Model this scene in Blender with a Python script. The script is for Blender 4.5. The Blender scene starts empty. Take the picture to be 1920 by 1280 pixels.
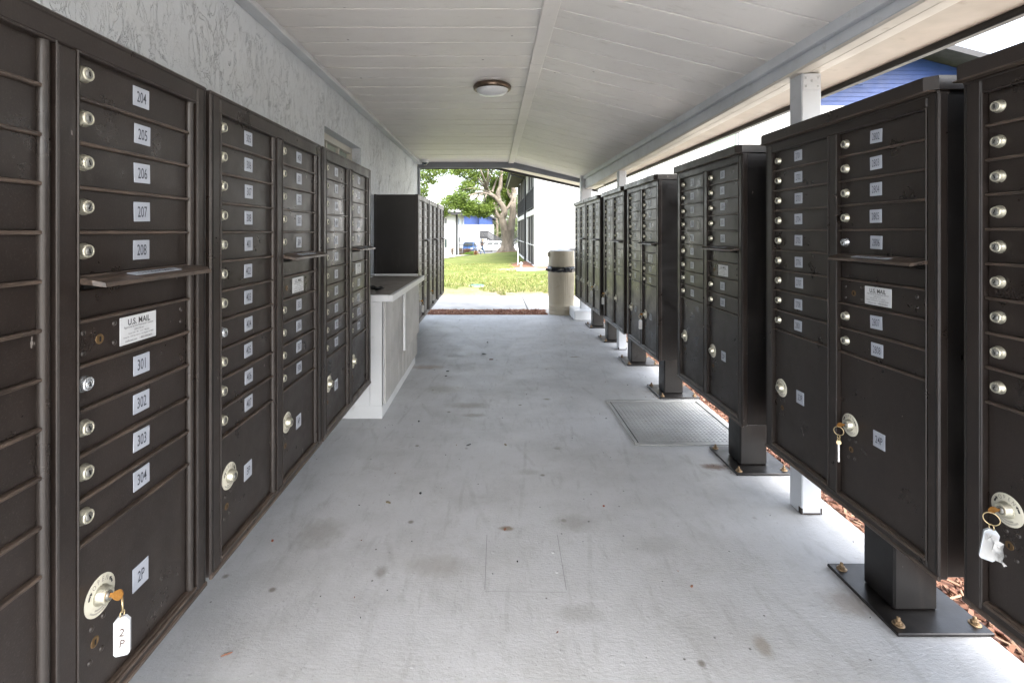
import bpy, bmesh, math, random
from mathutils import Vector, Matrix, noise
R = math.radians
random.seed(7)
S = bpy.context.scene
COL = S.collection
# ------------------------------------------------------------------ camera, world, sun, exposure
EYE = 1.22; F = 915.0
cd = bpy.data.cameras.new('camera'); cam = bpy.data.objects.new('camera', cd); COL.objects.link(cam)
cam.location = (0, 0, EYE); cam.rotation_euler = (R(90), 0, 0)
cd.sensor_width = 36; cd.lens = F / 1920 * 36; cd.shift_x = 35 / 1920; cd.shift_y = -205 / 1920
cd.clip_start = 0.02; cd.clip_end = 2000
S.camera = cam
w = bpy.data.worlds.new('World'); S.world = w; w.use_nodes = True
wn = w.node_tree; bg = wn.nodes['Background']
sky = wn.nodes.new('ShaderNodeTexSky'); sky.sky_type = 'NISHITA'; sky.sun_disc = False
SUN_EL, SUN_AZ = 52, 163          # degrees; azimuth clockwise from +Y
sky.sun_elevation = R(SUN_EL); sky.sun_rotation = R(SUN_AZ)
sky.dust_density = 4.0; sky.air_density = 1.0; sky.ozone_density = 0.6
hs = wn.nodes.new('ShaderNodeHueSaturation'); hs.inputs['Saturation'].default_value = 0.48
wn.links.new(sky.outputs[0], hs.inputs['Color']); wn.links.new(hs.outputs[0], bg.inputs[0])
bg.inputs[1].default_value = 0.15
sl = bpy.data.lights.new('sun', 'SUN'); so = bpy.data.objects.new('sun', sl); COL.objects.link(so)
sl.energy = 1.0; sl.angle = R(30); sl.color = (1, 0.965, 0.91)
az, el = R(SUN_AZ), R(SUN_EL)
sd = Vector((math.sin(az) * math.cos(el), math.cos(az) * math.cos(el), math.sin(el)))
so.rotation_euler = sd.to_track_quat('Z', 'Y').to_euler(); so.location = (0, 0, 30)
S.view_settings.view_transform = 'Standard'; S.view_settings.look = 'None'
S.view_settings.exposure = 3.05; S.view_settings.gamma = 1
S.render.engine = 'CYCLES'
S.cycles.max_bounces = 10; S.cycles.diffuse_bounces = 6; S.cycles.glossy_bounces = 4

# ------------------------------------------------------------------ mesh builder
class MB:
    def __init__(s): s.v = []; s.f = []; s.m = []; s.s = []
    def add(s, vs, fs, mat=0, smooth=False):
        o = len(s.v); s.v += [tuple(p) for p in vs]
        for f in fs: s.f.append([i + o for i in f]); s.m.append(mat); s.s.append(smooth)
    def box(s, x0, x1, y0, y1, z0, z1, mat=0, ch=0.0, M=None):
        if x0 > x1: x0, x1 = x1, x0
        if y0 > y1: y0, y1 = y1, y0
        if z0 > z1: z0, z1 = z1, z0
        ch = min(ch, (x1-x0)*.45, (y1-y0)*.45, (z1-z0)*.45)
        if ch <= 0:
            vs = [(x, y, z) for z in (z0, z1) for y in (y0, y1) for x in (x0, x1)]
            fs = [(0,2,3,1),(4,5,7,6),(0,1,5,4),(2,6,7,3),(0,4,6,2),(1,3,7,5)]
        else:
            vs = []; idx = {}
            for sx in (0, 1):
                for sy in (0, 1):
                    for sz in (0, 1):
                        X = (x0, x1)[sx]; Y = (y0, y1)[sy]; Z = (z0, z1)[sz]
                        ix = X + ch*(1-2*sx); iy = Y + ch*(1-2*sy); iz = Z + ch*(1-2*sz)
                        for a, p in enumerate(((X, iy, iz), (ix, Y, iz), (ix, iy, Z))):
                            idx[(sx, sy, sz, a)] = len(vs); vs.append(p)
            g = lambda *k: idx[k]
            fs = []
            for q in (0, 1):
                fs.append([g(q,0,0,0), g(q,1,0,0), g(q,1,1,0), g(q,0,1,0)])
                fs.append([g(0,q,0,1), g(1,q,0,1), g(1,q,1,1), g(0,q,1,1)])
                fs.append([g(0,0,q,2), g(1,0,q,2), g(1,1,q,2), g(0,1,q,2)])
            for a in (0, 1):
                for b in (0, 1):
                    fs.append([g(a,b,0,0), g(a,b,1,0), g(a,b,1,1), g(a,b,0,1)])
                    fs.append([g(a,0,b,0), g(a,1,b,0), g(a,1,b,2), g(a,0,b,2)])
                    fs.append([g(0,a,b,1), g(1,a,b,1), g(1,a,b,2), g(0,a,b,2)])
            for a in (0, 1):
                for b in (0, 1):
                    for c in (0, 1): fs.append([g(a,b,c,0), g(a,b,c,1), g(a,b,c,2)])
        if M is not None: vs = [M @ Vector(p) for p in vs]
        s.add(vs, fs, mat)
        return s
    def prism(s, pts, a, b, axis='y', mat=0):
        # polygon pts extruded along an axis; pts are (x,z) for y, (y,z) for x, (x,y) for z
        def P(p, t): return (p[0], t, p[1]) if axis == 'y' else ((t, p[0], p[1]) if axis == 'x' else (p[0], p[1], t))
        n = len(pts); vs = [P(p, a) for p in pts] + [P(p, b) for p in pts]
        fs = [list(range(n)), list(range(2*n-1, n-1, -1))] + [[i, (i+1) % n, n+(i+1) % n, n+i] for i in range(n)]
        s.add(vs, fs, mat); return s
    def tube(s, pts, rad, seg=8, mat=0, cap=True, smooth=True, flute=0, wob=0, seed=0):
        pts = [Vector(p) for p in pts]; n = len(pts)
        if not hasattr(rad, '__len__'): rad = [rad] * n
        vs = []; up = Vector((0, 0, 1)); prev = None
        for i, p in enumerate(pts):
            t = (pts[min(i+1, n-1)] - pts[max(i-1, 0)]).normalized()
            if prev is None:
                a = t.cross(up)
                if a.length < 1e-3: a = t.cross(Vector((1, 0, 0)))
            else: a = prev - t * prev.dot(t)
            a.normalize(); prev = a; b = t.cross(a)
            for k in range(seg):
                th = 2*math.pi*k/seg; r = rad[i]
                if wob:
                    q = p + (a*math.cos(th) + b*math.sin(th)) * r
                    r *= 1 + wob * noise.noise(Vector((math.cos(th)*2.1+seed, math.sin(th)*2.1, q.z*.55))) + .5*wob*noise.noise(q*3.1)
                vs.append(p + (a*math.cos(th) + b*math.sin(th)) * r)
        fs = [[i*seg+k, i*seg+(k+1) % seg, (i+1)*seg+(k+1) % seg, (i+1)*seg+k] for i in range(n-1) for k in range(seg)]
        s.add(vs, fs, mat, smooth)
        if cap: s.add(vs[:seg], [list(range(seg))], mat); s.add(vs[-seg:], [list(range(seg))], mat)
        return s
    def lathe(s, prof, seg=24, M=None, mat=0, smooth=True, cap=True, rfn=None):
        # prof (r,z) around local z
        vs = []
        for i, (r, z) in enumerate(prof):
            for k in range(seg):
                th = 2*math.pi*k/seg; rr = r if rfn is None else rfn(r, z, th, i)
                vs.append(Vector((rr*math.cos(th), rr*math.sin(th), z)))
        n = len(prof)
        fs = [[i*seg+k, i*seg+(k+1) % seg, (i+1)*seg+(k+1) % seg, (i+1)*seg+k] for i in range(n-1) for k in range(seg)]
        if M is not None: vs = [M @ v for v in vs]
        s.add(vs, fs, mat, smooth)
        if cap: s.add(vs[:seg], [list(range(seg))], mat); s.add(vs[-seg:], [list(range(seg))], mat)
        return s
    def text(s, txt, size, sx, M, mat=0, off=0.0):
        vs, fs = glyphs(txt, off); s.add([M @ Vector((x*size*sx, 0, y*size)) for x, y in vs], fs, mat); return s
    def mesh(s, name, mats, fix=True):
        me = bpy.data.meshes.new(name); me.from_pydata(s.v, [], s.f)
        for m in (mats if isinstance(mats, (list, tuple)) else [mats]): me.materials.append(m)
        me.polygons.foreach_set('material_index', s.m); me.polygons.foreach_set('use_smooth', s.s)
        if fix:
            bm = bmesh.new(); bm.from_mesh(me); bmesh.ops.recalc_face_normals(bm, faces=bm.faces); bm.to_mesh(me); bm.free()
        me.update(); return me
    def build(s, name, mats, parent=None, fix=True, **kw):
        return put(name, s.mesh(name, mats, fix), parent, **kw)

def put(name, me, parent=None, loc=None, rz=None, **kw):
    o = bpy.data.objects.new(name, me); COL.objects.link(o)
    if parent: o.parent = parent
    if loc is not None: o.location = loc
    if rz is not None: o.rotation_euler = (0, 0, rz)
    for k, v in kw.items(): o[k] = v
    return o
def thing(name, label, category, loc=(0, 0, 0), rz=0, group=None):
    o = put(name, None, None, loc, rz, label=label, category=category)
    if group: o['group'] = group
    return o
def tag(o, label, category, group=None):
    o['label'] = label; o['category'] = category
    if group: o['group'] = group
    return o
def struct(o): o['kind'] = 'structure'; return o
def stuff(o, label, category): o['kind'] = 'stuff'; o['label'] = label; o['category'] = category; return o

_g = {}
def glyphs(txt, off=0.0):
    k = (txt, off)
    if k in _g: return _g[k]
    c = bpy.data.curves.new('t', 'FONT'); c.body = txt; c.size = 1; c.align_x = 'CENTER'; c.align_y = 'CENTER'; c.resolution_u = 3; c.offset = off
    o = bpy.data.objects.new('t', c); COL.objects.link(o)
    dg = bpy.context.evaluated_depsgraph_get(); me = bpy.data.meshes.new_from_object(o.evaluated_get(dg))
    vs = [(v.co.x, v.co.y) for v in me.vertices]; fs = [list(p.vertices) for p in me.polygons]
    if vs:
        ym = (min(v[1] for v in vs) + max(v[1] for v in vs)) / 2
        vs = [(x, y - ym) for x, y in vs]
    bpy.data.objects.remove(o); bpy.data.curves.remove(c); bpy.data.meshes.remove(me)
    _g[k] = (vs, fs); return _g[k]

# ------------------------------------------------------------------ materials
class NT:
    def __init__(s, name):
        s.m = bpy.data.materials.new(name); s.m.use_nodes = True; s.t = s.m.node_tree; s.b = s.t.nodes['Principled BSDF']
        s.co = None
    def n(s, t, **kw):
        nd = s.t.nodes.new(t)
        for k, v in kw.items(): setattr(nd, k, v)
        return nd
    def l(s, a, b): s.t.links.new(a, b)
    def coord(s, kind='Object', scale=None, loc=None, rot=None):
        if s.co is None: s.co = s.n('ShaderNodeTexCoord')
        o = s.co.outputs[kind]
        if kind == 'World': pass
        if scale is None and loc is None and rot is None: return o
        mp = s.n('ShaderNodeMapping'); s.l(o, mp.inputs[0])
        if scale is not None: mp.inputs['Scale'].default_value = scale
        if loc is not None: mp.inputs['Location'].default_value = loc
        if rot is not None: mp.inputs['Rotation'].default_value = rot
        return mp.outputs[0]
    def pos(s, scale=None):
        g = s.n('ShaderNodeNewGeometry')
        if scale is None: return g.outputs['Position']
        mp = s.n('ShaderNodeMapping'); s.l(g.outputs['Position'], mp.inputs[0]); mp.inputs['Scale'].default_value = scale
        return mp.outputs[0]
    def noise(s, vec, scale, detail=4, rough=.55, dist=0):
        nd = s.n('ShaderNodeTexNoise'); s.l(vec, nd.inputs['Vector'])
        nd.inputs['Scale'].default_value = scale; nd.inputs['Detail'].default_value = detail
        nd.inputs['Roughness'].default_value = rough; nd.inputs['Distortion'].default_value = dist
        return nd.outputs['Fac']
    def voro(s, vec, scale, feat='F1', rnd=1):
        nd = s.n('ShaderNodeTexVoronoi', feature=feat); s.l(vec, nd.inputs['Vector']); nd.inputs['Scale'].default_value = scale
        nd.inputs['Randomness'].default_value = rnd
        return nd.outputs['Distance']
    def ramp(s, fac, stops, interp='LINEAR'):
        nd = s.n('ShaderNodeValToRGB'); s.l(fac, nd.inputs[0]); cr = nd.color_ramp; cr.interpolation = interp
        while len(cr.elements) < len(stops): cr.elements.new(.5)
        for e, (p, c) in zip(cr.elements, stops):
            e.position = p; e.color = (c, c, c, 1) if not hasattr(c, '__len__') else (*c, 1)
        return nd.outputs[0]
    def mix(s, fac, a, b, mode='MIX'):
        nd = s.n('ShaderNodeMix', data_type='RGBA', blend_type=mode)
        for sock, v in ((nd.inputs[0], fac), (nd.inputs[6], a), (nd.inputs[7], b)):
            if hasattr(v, 'is_linked'): s.l(v, sock)
            else: sock.default_value = v if not hasattr(v, '__len__') else (*v, 1)
        return nd.outputs[2]
    def math(s, op, a, b=None, c=None):
        nd = s.n('ShaderNodeMath', operation=op)
        for i, v in enumerate((a, b, c)):
            if v is None: continue
            if hasattr(v, 'is_linked'): s.l(v, nd.inputs[i])
            else: nd.inputs[i].default_value = v
        return nd.outputs[0]
    def bump(s, h, strength=.3, dist=.01, chain=None):
        nd = s.n('ShaderNodeBump'); s.l(h, nd.inputs['Height']); nd.inputs['Strength'].default_value = strength; nd.inputs['Distance'].default_value = dist
        if chain is not None: s.l(chain, nd.inputs['Normal'])
        s.l(nd.outputs[0], s.b.inputs['Normal']); return nd.outputs[0]
    def set(s, color=None, rough=None, metal=None, spec=None):
        for k, v in (('Base Color', color), ('Roughness', rough), ('Metallic', metal), ('Specular IOR Level', spec)):
            if v is None: continue
            if hasattr(v, 'is_linked'): s.l(v, s.b.inputs[k])
            else: s.b.inputs[k].default_value = (*v, 1) if hasattr(v, '__len__') else v
        return s.m

def paint(name, col, rough=.5, var=.12, scale=6, bump=.1, bscale=60, metal=0, dirt=None, spec=None):
    t = NT(name); p = t.pos()
    a = t.noise(p, scale, 5)
    lo = tuple(c*(1-var) for c in col); hi = tuple(min(1, c*(1+var)) for c in col)
    c = t.ramp(a, [(.3, lo), (.7, hi)])
    if dirt:
        d = t.noise(p, scale*2.3, 8, .7); c = t.mix(t.ramp(d, [(.58, 0), (.75, .7)]), c, dirt)
    r = t.ramp(t.noise(p, scale*1.7, 4), [(.3, max(0, rough-.08)), (.7, rough+.08)])
    t.bump(t.noise(p, bscale, 3), bump, .003)
    return t.set(c, r, metal, spec)

def make_bronze(name, base, rough, wear=0.0, dust=.35):
    t = NT(name); p = t.pos()
    a = t.noise(p, 4.0, 6, .7)
    c = t.ramp(a, [(.28, tuple(x*.70 for x in base)), (.72, tuple(x*1.4 for x in base))])
    rub = t.noise(t.pos(scale=(9, 9, 1.6)), 1.6, 6, .7); c = t.mix(t.ramp(rub, [(.54, 0), (.74, .55)]), c, (.034, .027, .023))
    # fine dust speckle + faint vertical rubs
    sp = t.noise(p, 420, 2, .5); c = t.mix(t.ramp(sp, [(.60, 0), (.72, dust)]), c, (.07, .06, .052))
    big = t.noise(p, 7, 6, .7); c = t.mix(t.ramp(big, [(.55, 0), (.85, .45)]), c, (.036, .030, .026))
    chips = t.noise(t.pos(scale=(30, 30, 12)), 1.7, 3, .5)
    c = t.mix(t.ramp(chips, [(.745, 0), (.755, .8)]), c, (.22, .20, .185))
    if wear:
        ww = t.noise(t.pos(scale=(60, 8, 60)), 1.4, 6, .7)
        c = t.mix(t.ramp(ww, [(.38, 0), (.66, wear)]), c, (.14, .10, .075))
    r = t.ramp(t.noise(p, 9, 5, .65), [(.3, rough-.10), (.7, rough+.16)])
    b1 = t.bump(t.noise(p, 260, 2), .16, .0015); t.bump(t.noise(p, 6, 3), .10, .01, b1)
    return t.set(c, r, 0, .45)
BR = make_bronze('bronze_powder_coat', (.0150, .0108, .0090), .34)
BRD = make_bronze('bronze_door', (.0155, .0112, .0093), .33, dust=.45)
BRW = make_bronze('bronze_worn_edge', (.026, .0195, .016), .38, wear=.5)
BRR = make_bronze('bronze_hinge', (.024, .0195, .017), .32)
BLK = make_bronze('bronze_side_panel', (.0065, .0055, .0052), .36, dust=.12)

def simple(name, col, rough=.5, metal=0, spec=None, alpha=None, trans=0):
    t = NT(name); m = t.set(col, rough, metal, spec)
    if trans: t.b.inputs['Transmission Weight'].default_value = trans
    return m
VOID = simple('slot_dark', (.004, .004, .004), .9)
def brushed(name, col, rough, metal=1):
    t = NT(name); p = t.pos(); a = t.noise(p, 300, 3)
    return t.set(t.ramp(a, [(.3, tuple(c*.75 for c in col)), (.7, col)]), t.ramp(t.noise(p, 90, 3), [(.3, rough-.05), (.7, rough+.1)]), metal)
LOCK = brushed('lock_pale_brass', (.62, .60, .49), .30, .75)
LOCKS = brushed('lock_steel', (.66, .69, .72), .22, .85)
LOCKF = brushed('lock_keyway', (.30, .30, .28), .35, .8)
BRASS = brushed('key_brass', (.55, .27, .07), .42, .8)
RING = brushed('key_ring', (.72, .58, .34), .3)
NICK = brushed('brushed_bronze_ring', (.20, .15, .115), .30)
RUST = paint('rusty_bolt', (.22, .15, .085), .55, .5, 60, .4, 200, .5)
LBL = paint('label_silver', (.33, .355, .405), .4, .06, 20, .02)
LBLY = paint('label_cream', (.54, .52, .43), .4, .08, 40, .02)
LBLW = paint('label_white', (.50, .515, .53), .4, .06, 40, .02)
INK = simple('ink_black', (.02, .02, .022), .5)
INKB = simple('ink_blue_grey', (.022, .026, .038), .5)
PLA = simple('clear_plastic', (.52, .55, .58), .18)
PAPER = paint('paper_tag', (.52, .52, .51), .6, .1, 60, .05)

def floor_mat():
    t = NT('painted_concrete_floor'); p = t.pos()
    base = t.ramp(t.noise(p, 1.1, 6, .6), [(.3, (.42, .427, .437)), (.7, (.49, .498, .508))])
    c = t.mix(t.ramp(t.noise(p, 2.1, 8, .72), [(.44, 0), (.70, .50)]), base, (.275, .27, .255))
    c = t.mix(t.ramp(t.noise(p, 7, 9, .78), [(.54, 0), (.76, .42)]), c, (.25, .24, .22))
    c = t.mix(t.ramp(t.noise(t.pos(scale=(22, 4, 1)), 1, 8, .75), [(.54, 0), (.74, .5)]), c, (.25, .245, .235))
    c = t.mix(t.ramp(t.noise(t.pos(scale=(4, 26, 1)), 1.3, 7, .75), [(.57, 0), (.76, .45)]), c, (.52, .525, .53))
    c = t.mix(t.ramp(t.noise(p, 34, 6, .8), [(.60, 0), (.72, .5)]), c, (.17, .16, .14))
    c = t.mix(t.ramp(t.noise(p, 110, 3, .6), [(.64, 0), (.72, .5)]), c, (.15, .145, .135))
    c = t.mix(t.ramp(t.voro(p, 4.5), [(.03, .85), (.07, 0)]), c, (.15, .135, .11))
    c = t.mix(t.ramp(t.voro(p, 12), [(.035, .85), (.055, 0)]), c, (.08, .075, .07))
    # drag marks: long thin arcs left by trolleys
    for sc, rot, k in ((1.1, .12, .22), (.8, -.3, .2)):
        wv = t.n('ShaderNodeTexWave', wave_type='BANDS', bands_direction='X'); mp = t.n('ShaderNodeMapping'); t.l(p, mp.inputs[0]); mp.inputs['Rotation'].default_value = (0, 0, rot); t.l(mp.outputs[0], wv.inputs[0])
        wv.inputs['Scale'].default_value = sc; wv.inputs['Distortion'].default_value = 3.5; wv.inputs['Detail'].default_value = 3; wv.inputs['Detail Scale'].default_value = .5
        c = t.mix(t.math('MULTIPLY', t.ramp(wv.outputs['Fac'], [(.985, 0), (.998, 1)]), t.ramp(t.noise(p, 3, 4, .7), [(.48, 0), (.6, k)])), c, (.20, .19, .175))
    # individual stains  (x, y, rx, ry, colour, strength)
    def stain(c, x, y, rx, ry, col, st):
        mp = t.n('ShaderNodeMapping', vector_type='TEXTURE'); t.l(p, mp.inputs[0])
        mp.inputs['Location'].default_value = (x, y, 0); mp.inputs['Scale'].default_value = (rx, ry, 1)
        ln = t.n('ShaderNodeVectorMath', operation='LENGTH'); t.l(mp.outputs[0], ln.inputs[0])
        d = t.math('ADD', ln.outputs['Value'], t.math('MULTIPLY', t.noise(p, 22, 6, .7), .8))
        return t.mix(t.ramp(d, [(.62, st), (1.0, 0)]), c, col)
    for px, py, rx, ry, col, st in STAINS:
        x, y = fp(px, py); c = stain(c, x, y, rx, ry, col, st)
    h1 = t.noise(p, 150, 4, .6); h2 = t.noise(t.pos(scale=(1, 2.2, 1)), 45, 5, .7)
    h3 = t.ramp(t.voro(p, 20), [(.05, 1), (.16, 0)])
    n1 = t.bump(h2, .35, .006); n2 = t.bump(h1, .4, .002, n1); t.bump(h3, .25, .003, n2)
    r = t.ramp(t.noise(p, 6, 6, .7), [(.3, .42), (.7, .68)])
    return t.set(c, r, 0, .45)
def fp(px, py, z=0.0):
    Y = F * (EYE - z) / (py - 435); return ((px - 925) * Y / F, Y)
STAINS = [(714, 1072, .05, .06, (.2, .19, .17), .7), (950, 990, .07, .035, (.19, .15, .10), .9), (1025, 748, .06, .04, (.2, .19, .13), .8),
          (1077, 669, .10, .05, (.2, .18, .13), .8), (1075, 980, .16, .13, (.27, .265, .25), .6), (990, 885, .12, .06, (.28, .27, .25), .5),
          (890, 778, .16, .07, (.22, .20, .17), .7), (800, 688, .32, .16, (.24, .18, .13), .7), (870, 665, .4, .2, (.26, .25, .22), .6),
          (1340, 875, .16, .07, (.12, .07, .045), .9), (1600, 1130, .2, .14, (.22, .19, .16), .6), (1262, 745, .12, .06, (.2, .14, .1), .7), (600, 1000, .2, .2, (.26, .25, .23), .6), (820, 1060, .25, .12, (.3, .29, .27), .6), (880, 760, .3, .12, (.25, .235, .205), .7), (1085, 1150, .16, .08, (.3, .295, .285), .6), (1045, 840, .05, .04, (.24, .235, .21), .7),
          (1430, 1210, .05, .09, (.2, .17, .12), .6), (830, 730, .3, .2, (.27, .25, .20), .5), (1230, 1020, .2, .14, (.3, .3, .29), .5)]
FLOOR = floor_mat()

def stucco_mat():
    t = NT('skip_trowel_stucco')
    p = t.pos(scale=(1, 1, .42))
    # trowelled plaster: raised skins with sharp curved edges, plus crumbs caught in them
    a = t.noise(p, 12.0, 5, .6, 1.0); b = t.noise(p, 24, 5, .62, 1.2); c3 = t.noise(t.pos(), 75, 4, .6)
    sx = t.n('ShaderNodeSeparateXYZ'); t.l(t.pos(), sx.inputs[0])
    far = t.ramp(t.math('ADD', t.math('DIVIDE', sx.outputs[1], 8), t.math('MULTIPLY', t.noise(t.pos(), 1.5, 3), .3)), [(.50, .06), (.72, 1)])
    mask = t.ramp(t.noise(t.pos(), 3.1, 4), [(.45, .12), (.60, 1)])
    e1 = t.ramp(a, [(.500, 0), (.507, 1), (.522, .12), (.70, 0)]); e2 = t.ramp(b, [(.560, 0), (.568, 1), (.585, .1), (.7, 0)])
    h = t.math('ADD', t.math('MULTIPLY', e1, .6), t.math('MULTIPLY', e2, .55))
    h = t.math('ADD', t.math('MULTIPLY', h, mask), t.math('MULTIPLY', c3, .10))
    c = t.ramp(t.noise(t.pos(), 2, 5), [(.3, (.56, .61, .67)), (.7, (.63, .68, .74))])
    relief_shade = t.math('MULTIPLY', t.ramp(b, [(.536, 0), (.550, .9), (.558, 0)]), far)  # grazing-light shade along relief edges, painted dark toward the far end
    c = t.mix(relief_shade, c, (.10, .10, .105))
    c = t.mix(t.math('MULTIPLY', t.ramp(a, [(.487, 0), (.498, .8), (.500, 0)]), far), c, (.16, .16, .165))  # shade of the larger relief edges, also painted into the colour
    n1 = t.bump(h, .9, .012); t.bump(t.noise(t.pos(), 170, 3), .25, .002, n1)
    return t.set(c, t.ramp(t.noise(t.pos(), 8, 4), [(.3, .36), (.7, .55)]), 0, .5)
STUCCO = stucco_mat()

def ceil_mat():
    t = NT('painted_ceiling_board'); p = t.pos(scale=(1.4, 10, 3))
    c = t.ramp(t.noise(t.pos(), 1.6, 5), [(.3, (.66, .64, .62)), (.7, (.74, .72, .70))])
    c = t.mix(t.ramp(t.noise(t.pos(scale=(1, 3, 1)), 5, 8, .75), [(.56, 0), (.78, .6)]), c, (.40, .37, .33))
    c = t.mix(t.ramp(t.voro(t.pos(), 5), [(.025, .85), (.045, 0)]), c, (.2, .18, .16))
    n1 = t.bump(t.noise(p, 22, 6, .7), .35, .0025); t.bump(t.noise(t.pos(scale=(12, 1.5, 1)), 14, 3, .6), .12, .002, n1)
    return t.set(c, t.ramp(t.noise(t.pos(), 12, 4), [(.3, .38), (.7, .55)]), 0, .5)
CEIL = ceil_mat()
GREY = paint('grey_painted_wood', (.52, .545, .58), .45, .10, 4, .18, 45, dirt=(.3, .29, .27))
CREAM = paint('cream_painted_wood', (.62, .58, .52), .5, .10, 5, .15, 40, dirt=(.33, .27, .2))
TANW = paint('tan_painted_soffit', (.42, .37, .31), .55, .12, 5, .15, 40, dirt=(.25, .2, .15))
DGREY = paint('slate_painted_wood', (.20, .215, .24), .5, .1, 5, .15, 40)
WHITEP = paint('white_painted_wood', (.66, .68, .70), .42, .06, 4, .15, 50, dirt=(.42, .41, .39))
FASC = paint('dark_fascia', (.012, .012, .014), .5, .2, 8, .1)
CONC = paint('pale_concrete', (.42, .40, .37), .8, .15, 3, .4, 90, dirt=(.24, .21, .17))
CTOP = paint('worn_counter_top', (.20, .18, .16), .55, .25, 7, .2, 60, dirt=(.11, .10, .09))
GREYB = paint('weathered_grey_boards', (.42, .42, .41), .55, .22, 3.5, .25, 40, dirt=(.22, .21, .19))
GLASS = simple('window_glass', (.30, .36, .33), .08, 0, .8)
DGLASS = simple('dark_glass', (.03, .04, .045), .06, 0, .9)

# ------------------------------------------------------------------ ground, slab, path
def gh(x, y):
    pts = [(-60, -.05), (10, -.05), (12, -.06), (22.4, -.35), (34, -.5), (42, -.86), (55, -1.42), (80, -2.0), (2000, -2.4)]
    for (a, ha), (b, hb) in zip(pts, pts[1:]):
        if y <= b: h = ha + (hb-ha) * max(0, (y-a)) / (b-a); break
    h += .42 * math.exp(-(((x-1.6)/2.6)**2 + ((y-40.5)/4.5)**2))
    return h
def ground():
    ys = [-60, -20, -6, 0, 3, 5, 7, 7.7, 8.5, 9.4] + [9.4 + .6*i for i in range(1, 60)] + [46+2*i for i in range(20)] + [90, 110, 150, 250, 500, 1200]
    xs = [-600, -200, -80, -40, -25, -16, -12] + [-10 + .7*i for i in range(0, 34)] + [16, 20, 30, 45, 80, 200, 600]
    vs = [(x, y, gh(x, y) + (.03*noise.noise(Vector((x*.8, y*.8, 0))) if y > 10 else 0)) for y in ys for x in xs]
    n = len(xs); fs = [[j*n+i, j*n+i+1, (j+1)*n+i+1, (j+1)*n+i] for j in range(len(ys)-1) for i in range(n-1)]
    m = MB(); m.add(vs, fs, 0, True)
    t = NT('lawn_ground'); p = t.pos()
    g = t.ramp(t.noise(p, .9, 6, .7), [(.32, (.07, .092, .018)), (.55, (.105, .125, .028)), (.75, (.16, .16, .06))])
    g = t.mix(t.ramp(t.noise(p, 14, 5, .7), [(.45, 0), (.75, .6)]), g, (.045, .068, .014))
    dirt = t.ramp(t.noise(p, 12, 6, .7), [(.3, (.24, .185, .13)), (.7, (.38, .32, .24))])
    sx = t.n('ShaderNodeSeparateXYZ'); t.l(p, sx.inputs[0])
    yy = t.math('ADD', sx.outputs[1], t.math('MULTIPLY', t.noise(p, 1.3, 7, .75), 4.0))
    near = t.ramp(t.math('DIVIDE', yy, 20), [(.56, 1), (.68, 0)])
    c = t.mix(near, g, dirt)
    c = t.mix(t.ramp(t.noise(p, .55, 6, .7), [(.60, 0), (.72, .8)]), c, dirt)
    def patch(c, x, y, rx, ry, col):
        mp = t.n('ShaderNodeMapping', vector_type='TEXTURE'); t.l(p, mp.inputs[0]); mp.inputs['Location'].default_value = (x, y, 0); mp.inputs['Scale'].default_value = (rx, ry, 50)
        ln = t.n('ShaderNodeVectorMath', operation='LENGTH'); t.l(mp.outputs[0], ln.inputs[0])
        d = t.math('ADD', ln.outputs['Value'], t.math('MULTIPLY', t.noise(p, 2.2, 6, .7), .6))
        return t.mix(t.ramp(d, [(.95, 1), (1.12, 0)]), c, col)
    c = patch(c, 2.2, 23, 2.0, 6.5, (.15, .075, .05)); c = patch(c, 1.5, 40, 2.2, 2.0, (.14, .07, .045)); c = patch(c, 1.2, 19.5, 1.6, 2.0, dirt)
    t.bump(t.noise(p, 26, 5, .7), .8, .04)
    struct(m.build('ground', t.set(c, .9, 0, .2), fix=False))
ground()
m = MB(); m.box(-5.0, 1.505, -3.0, 7.2, -.15, 0, 0, .004); struct(m.build('floor_slab', FLOOR))
# sidewalk across the far end, in bays
m = MB()
jx = [-9, -3.2, .55, 4.1, 7.6, 12]
for a, b in zip(jx, jx[1:]): m.box(a+.006, b-.006, 7.72, 9.45, -.14, -.012, 0, .006)
m.box(.80, 1.72, 7.206, 7.70, -.14, -.012, 0, .006)
struct(m.build('sidewalk', CONC))
# winding path beyond the lawn
m = MB(); ctr = [(-9.5, 19), (-6.0, 23.5), (-4.0, 29), (-3.2, 35), (-2.7, 41), (-2.1, 47), (-1.1, 54), (1.2, 59), (5, 61), (12, 61.5)]
vs = []
for i, (x, y) in enumerate(ctr):
    a = Vector(ctr[max(0, i-1)]); b = Vector(ctr[min(len(ctr)-1, i+1)]); d = (b-a).normalized(); nrm = Vector((-d.y, d.x))
    for s in (-.85, .85):
        q = Vector((x, y)) + nrm*s; vs.append((q.x, q.y, gh(q.x, q.y) + .06))
m.add(vs, [[2*i, 2*i+1, 2*i+3, 2*i+2] for i in range(len(ctr)-1)]); struct(m.build('path', CONC))
m = MB(); m.add([(-30, 64, -1.58), (40, 64, -1.58), (40, 82, -1.97), (-30, 82, -1.97)], [[0, 1, 2, 3]])
struct(m.build('parking_lot', paint('asphalt', (.10, .10, .105), .9, .2, 1.5, .4, 50)))

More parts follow.
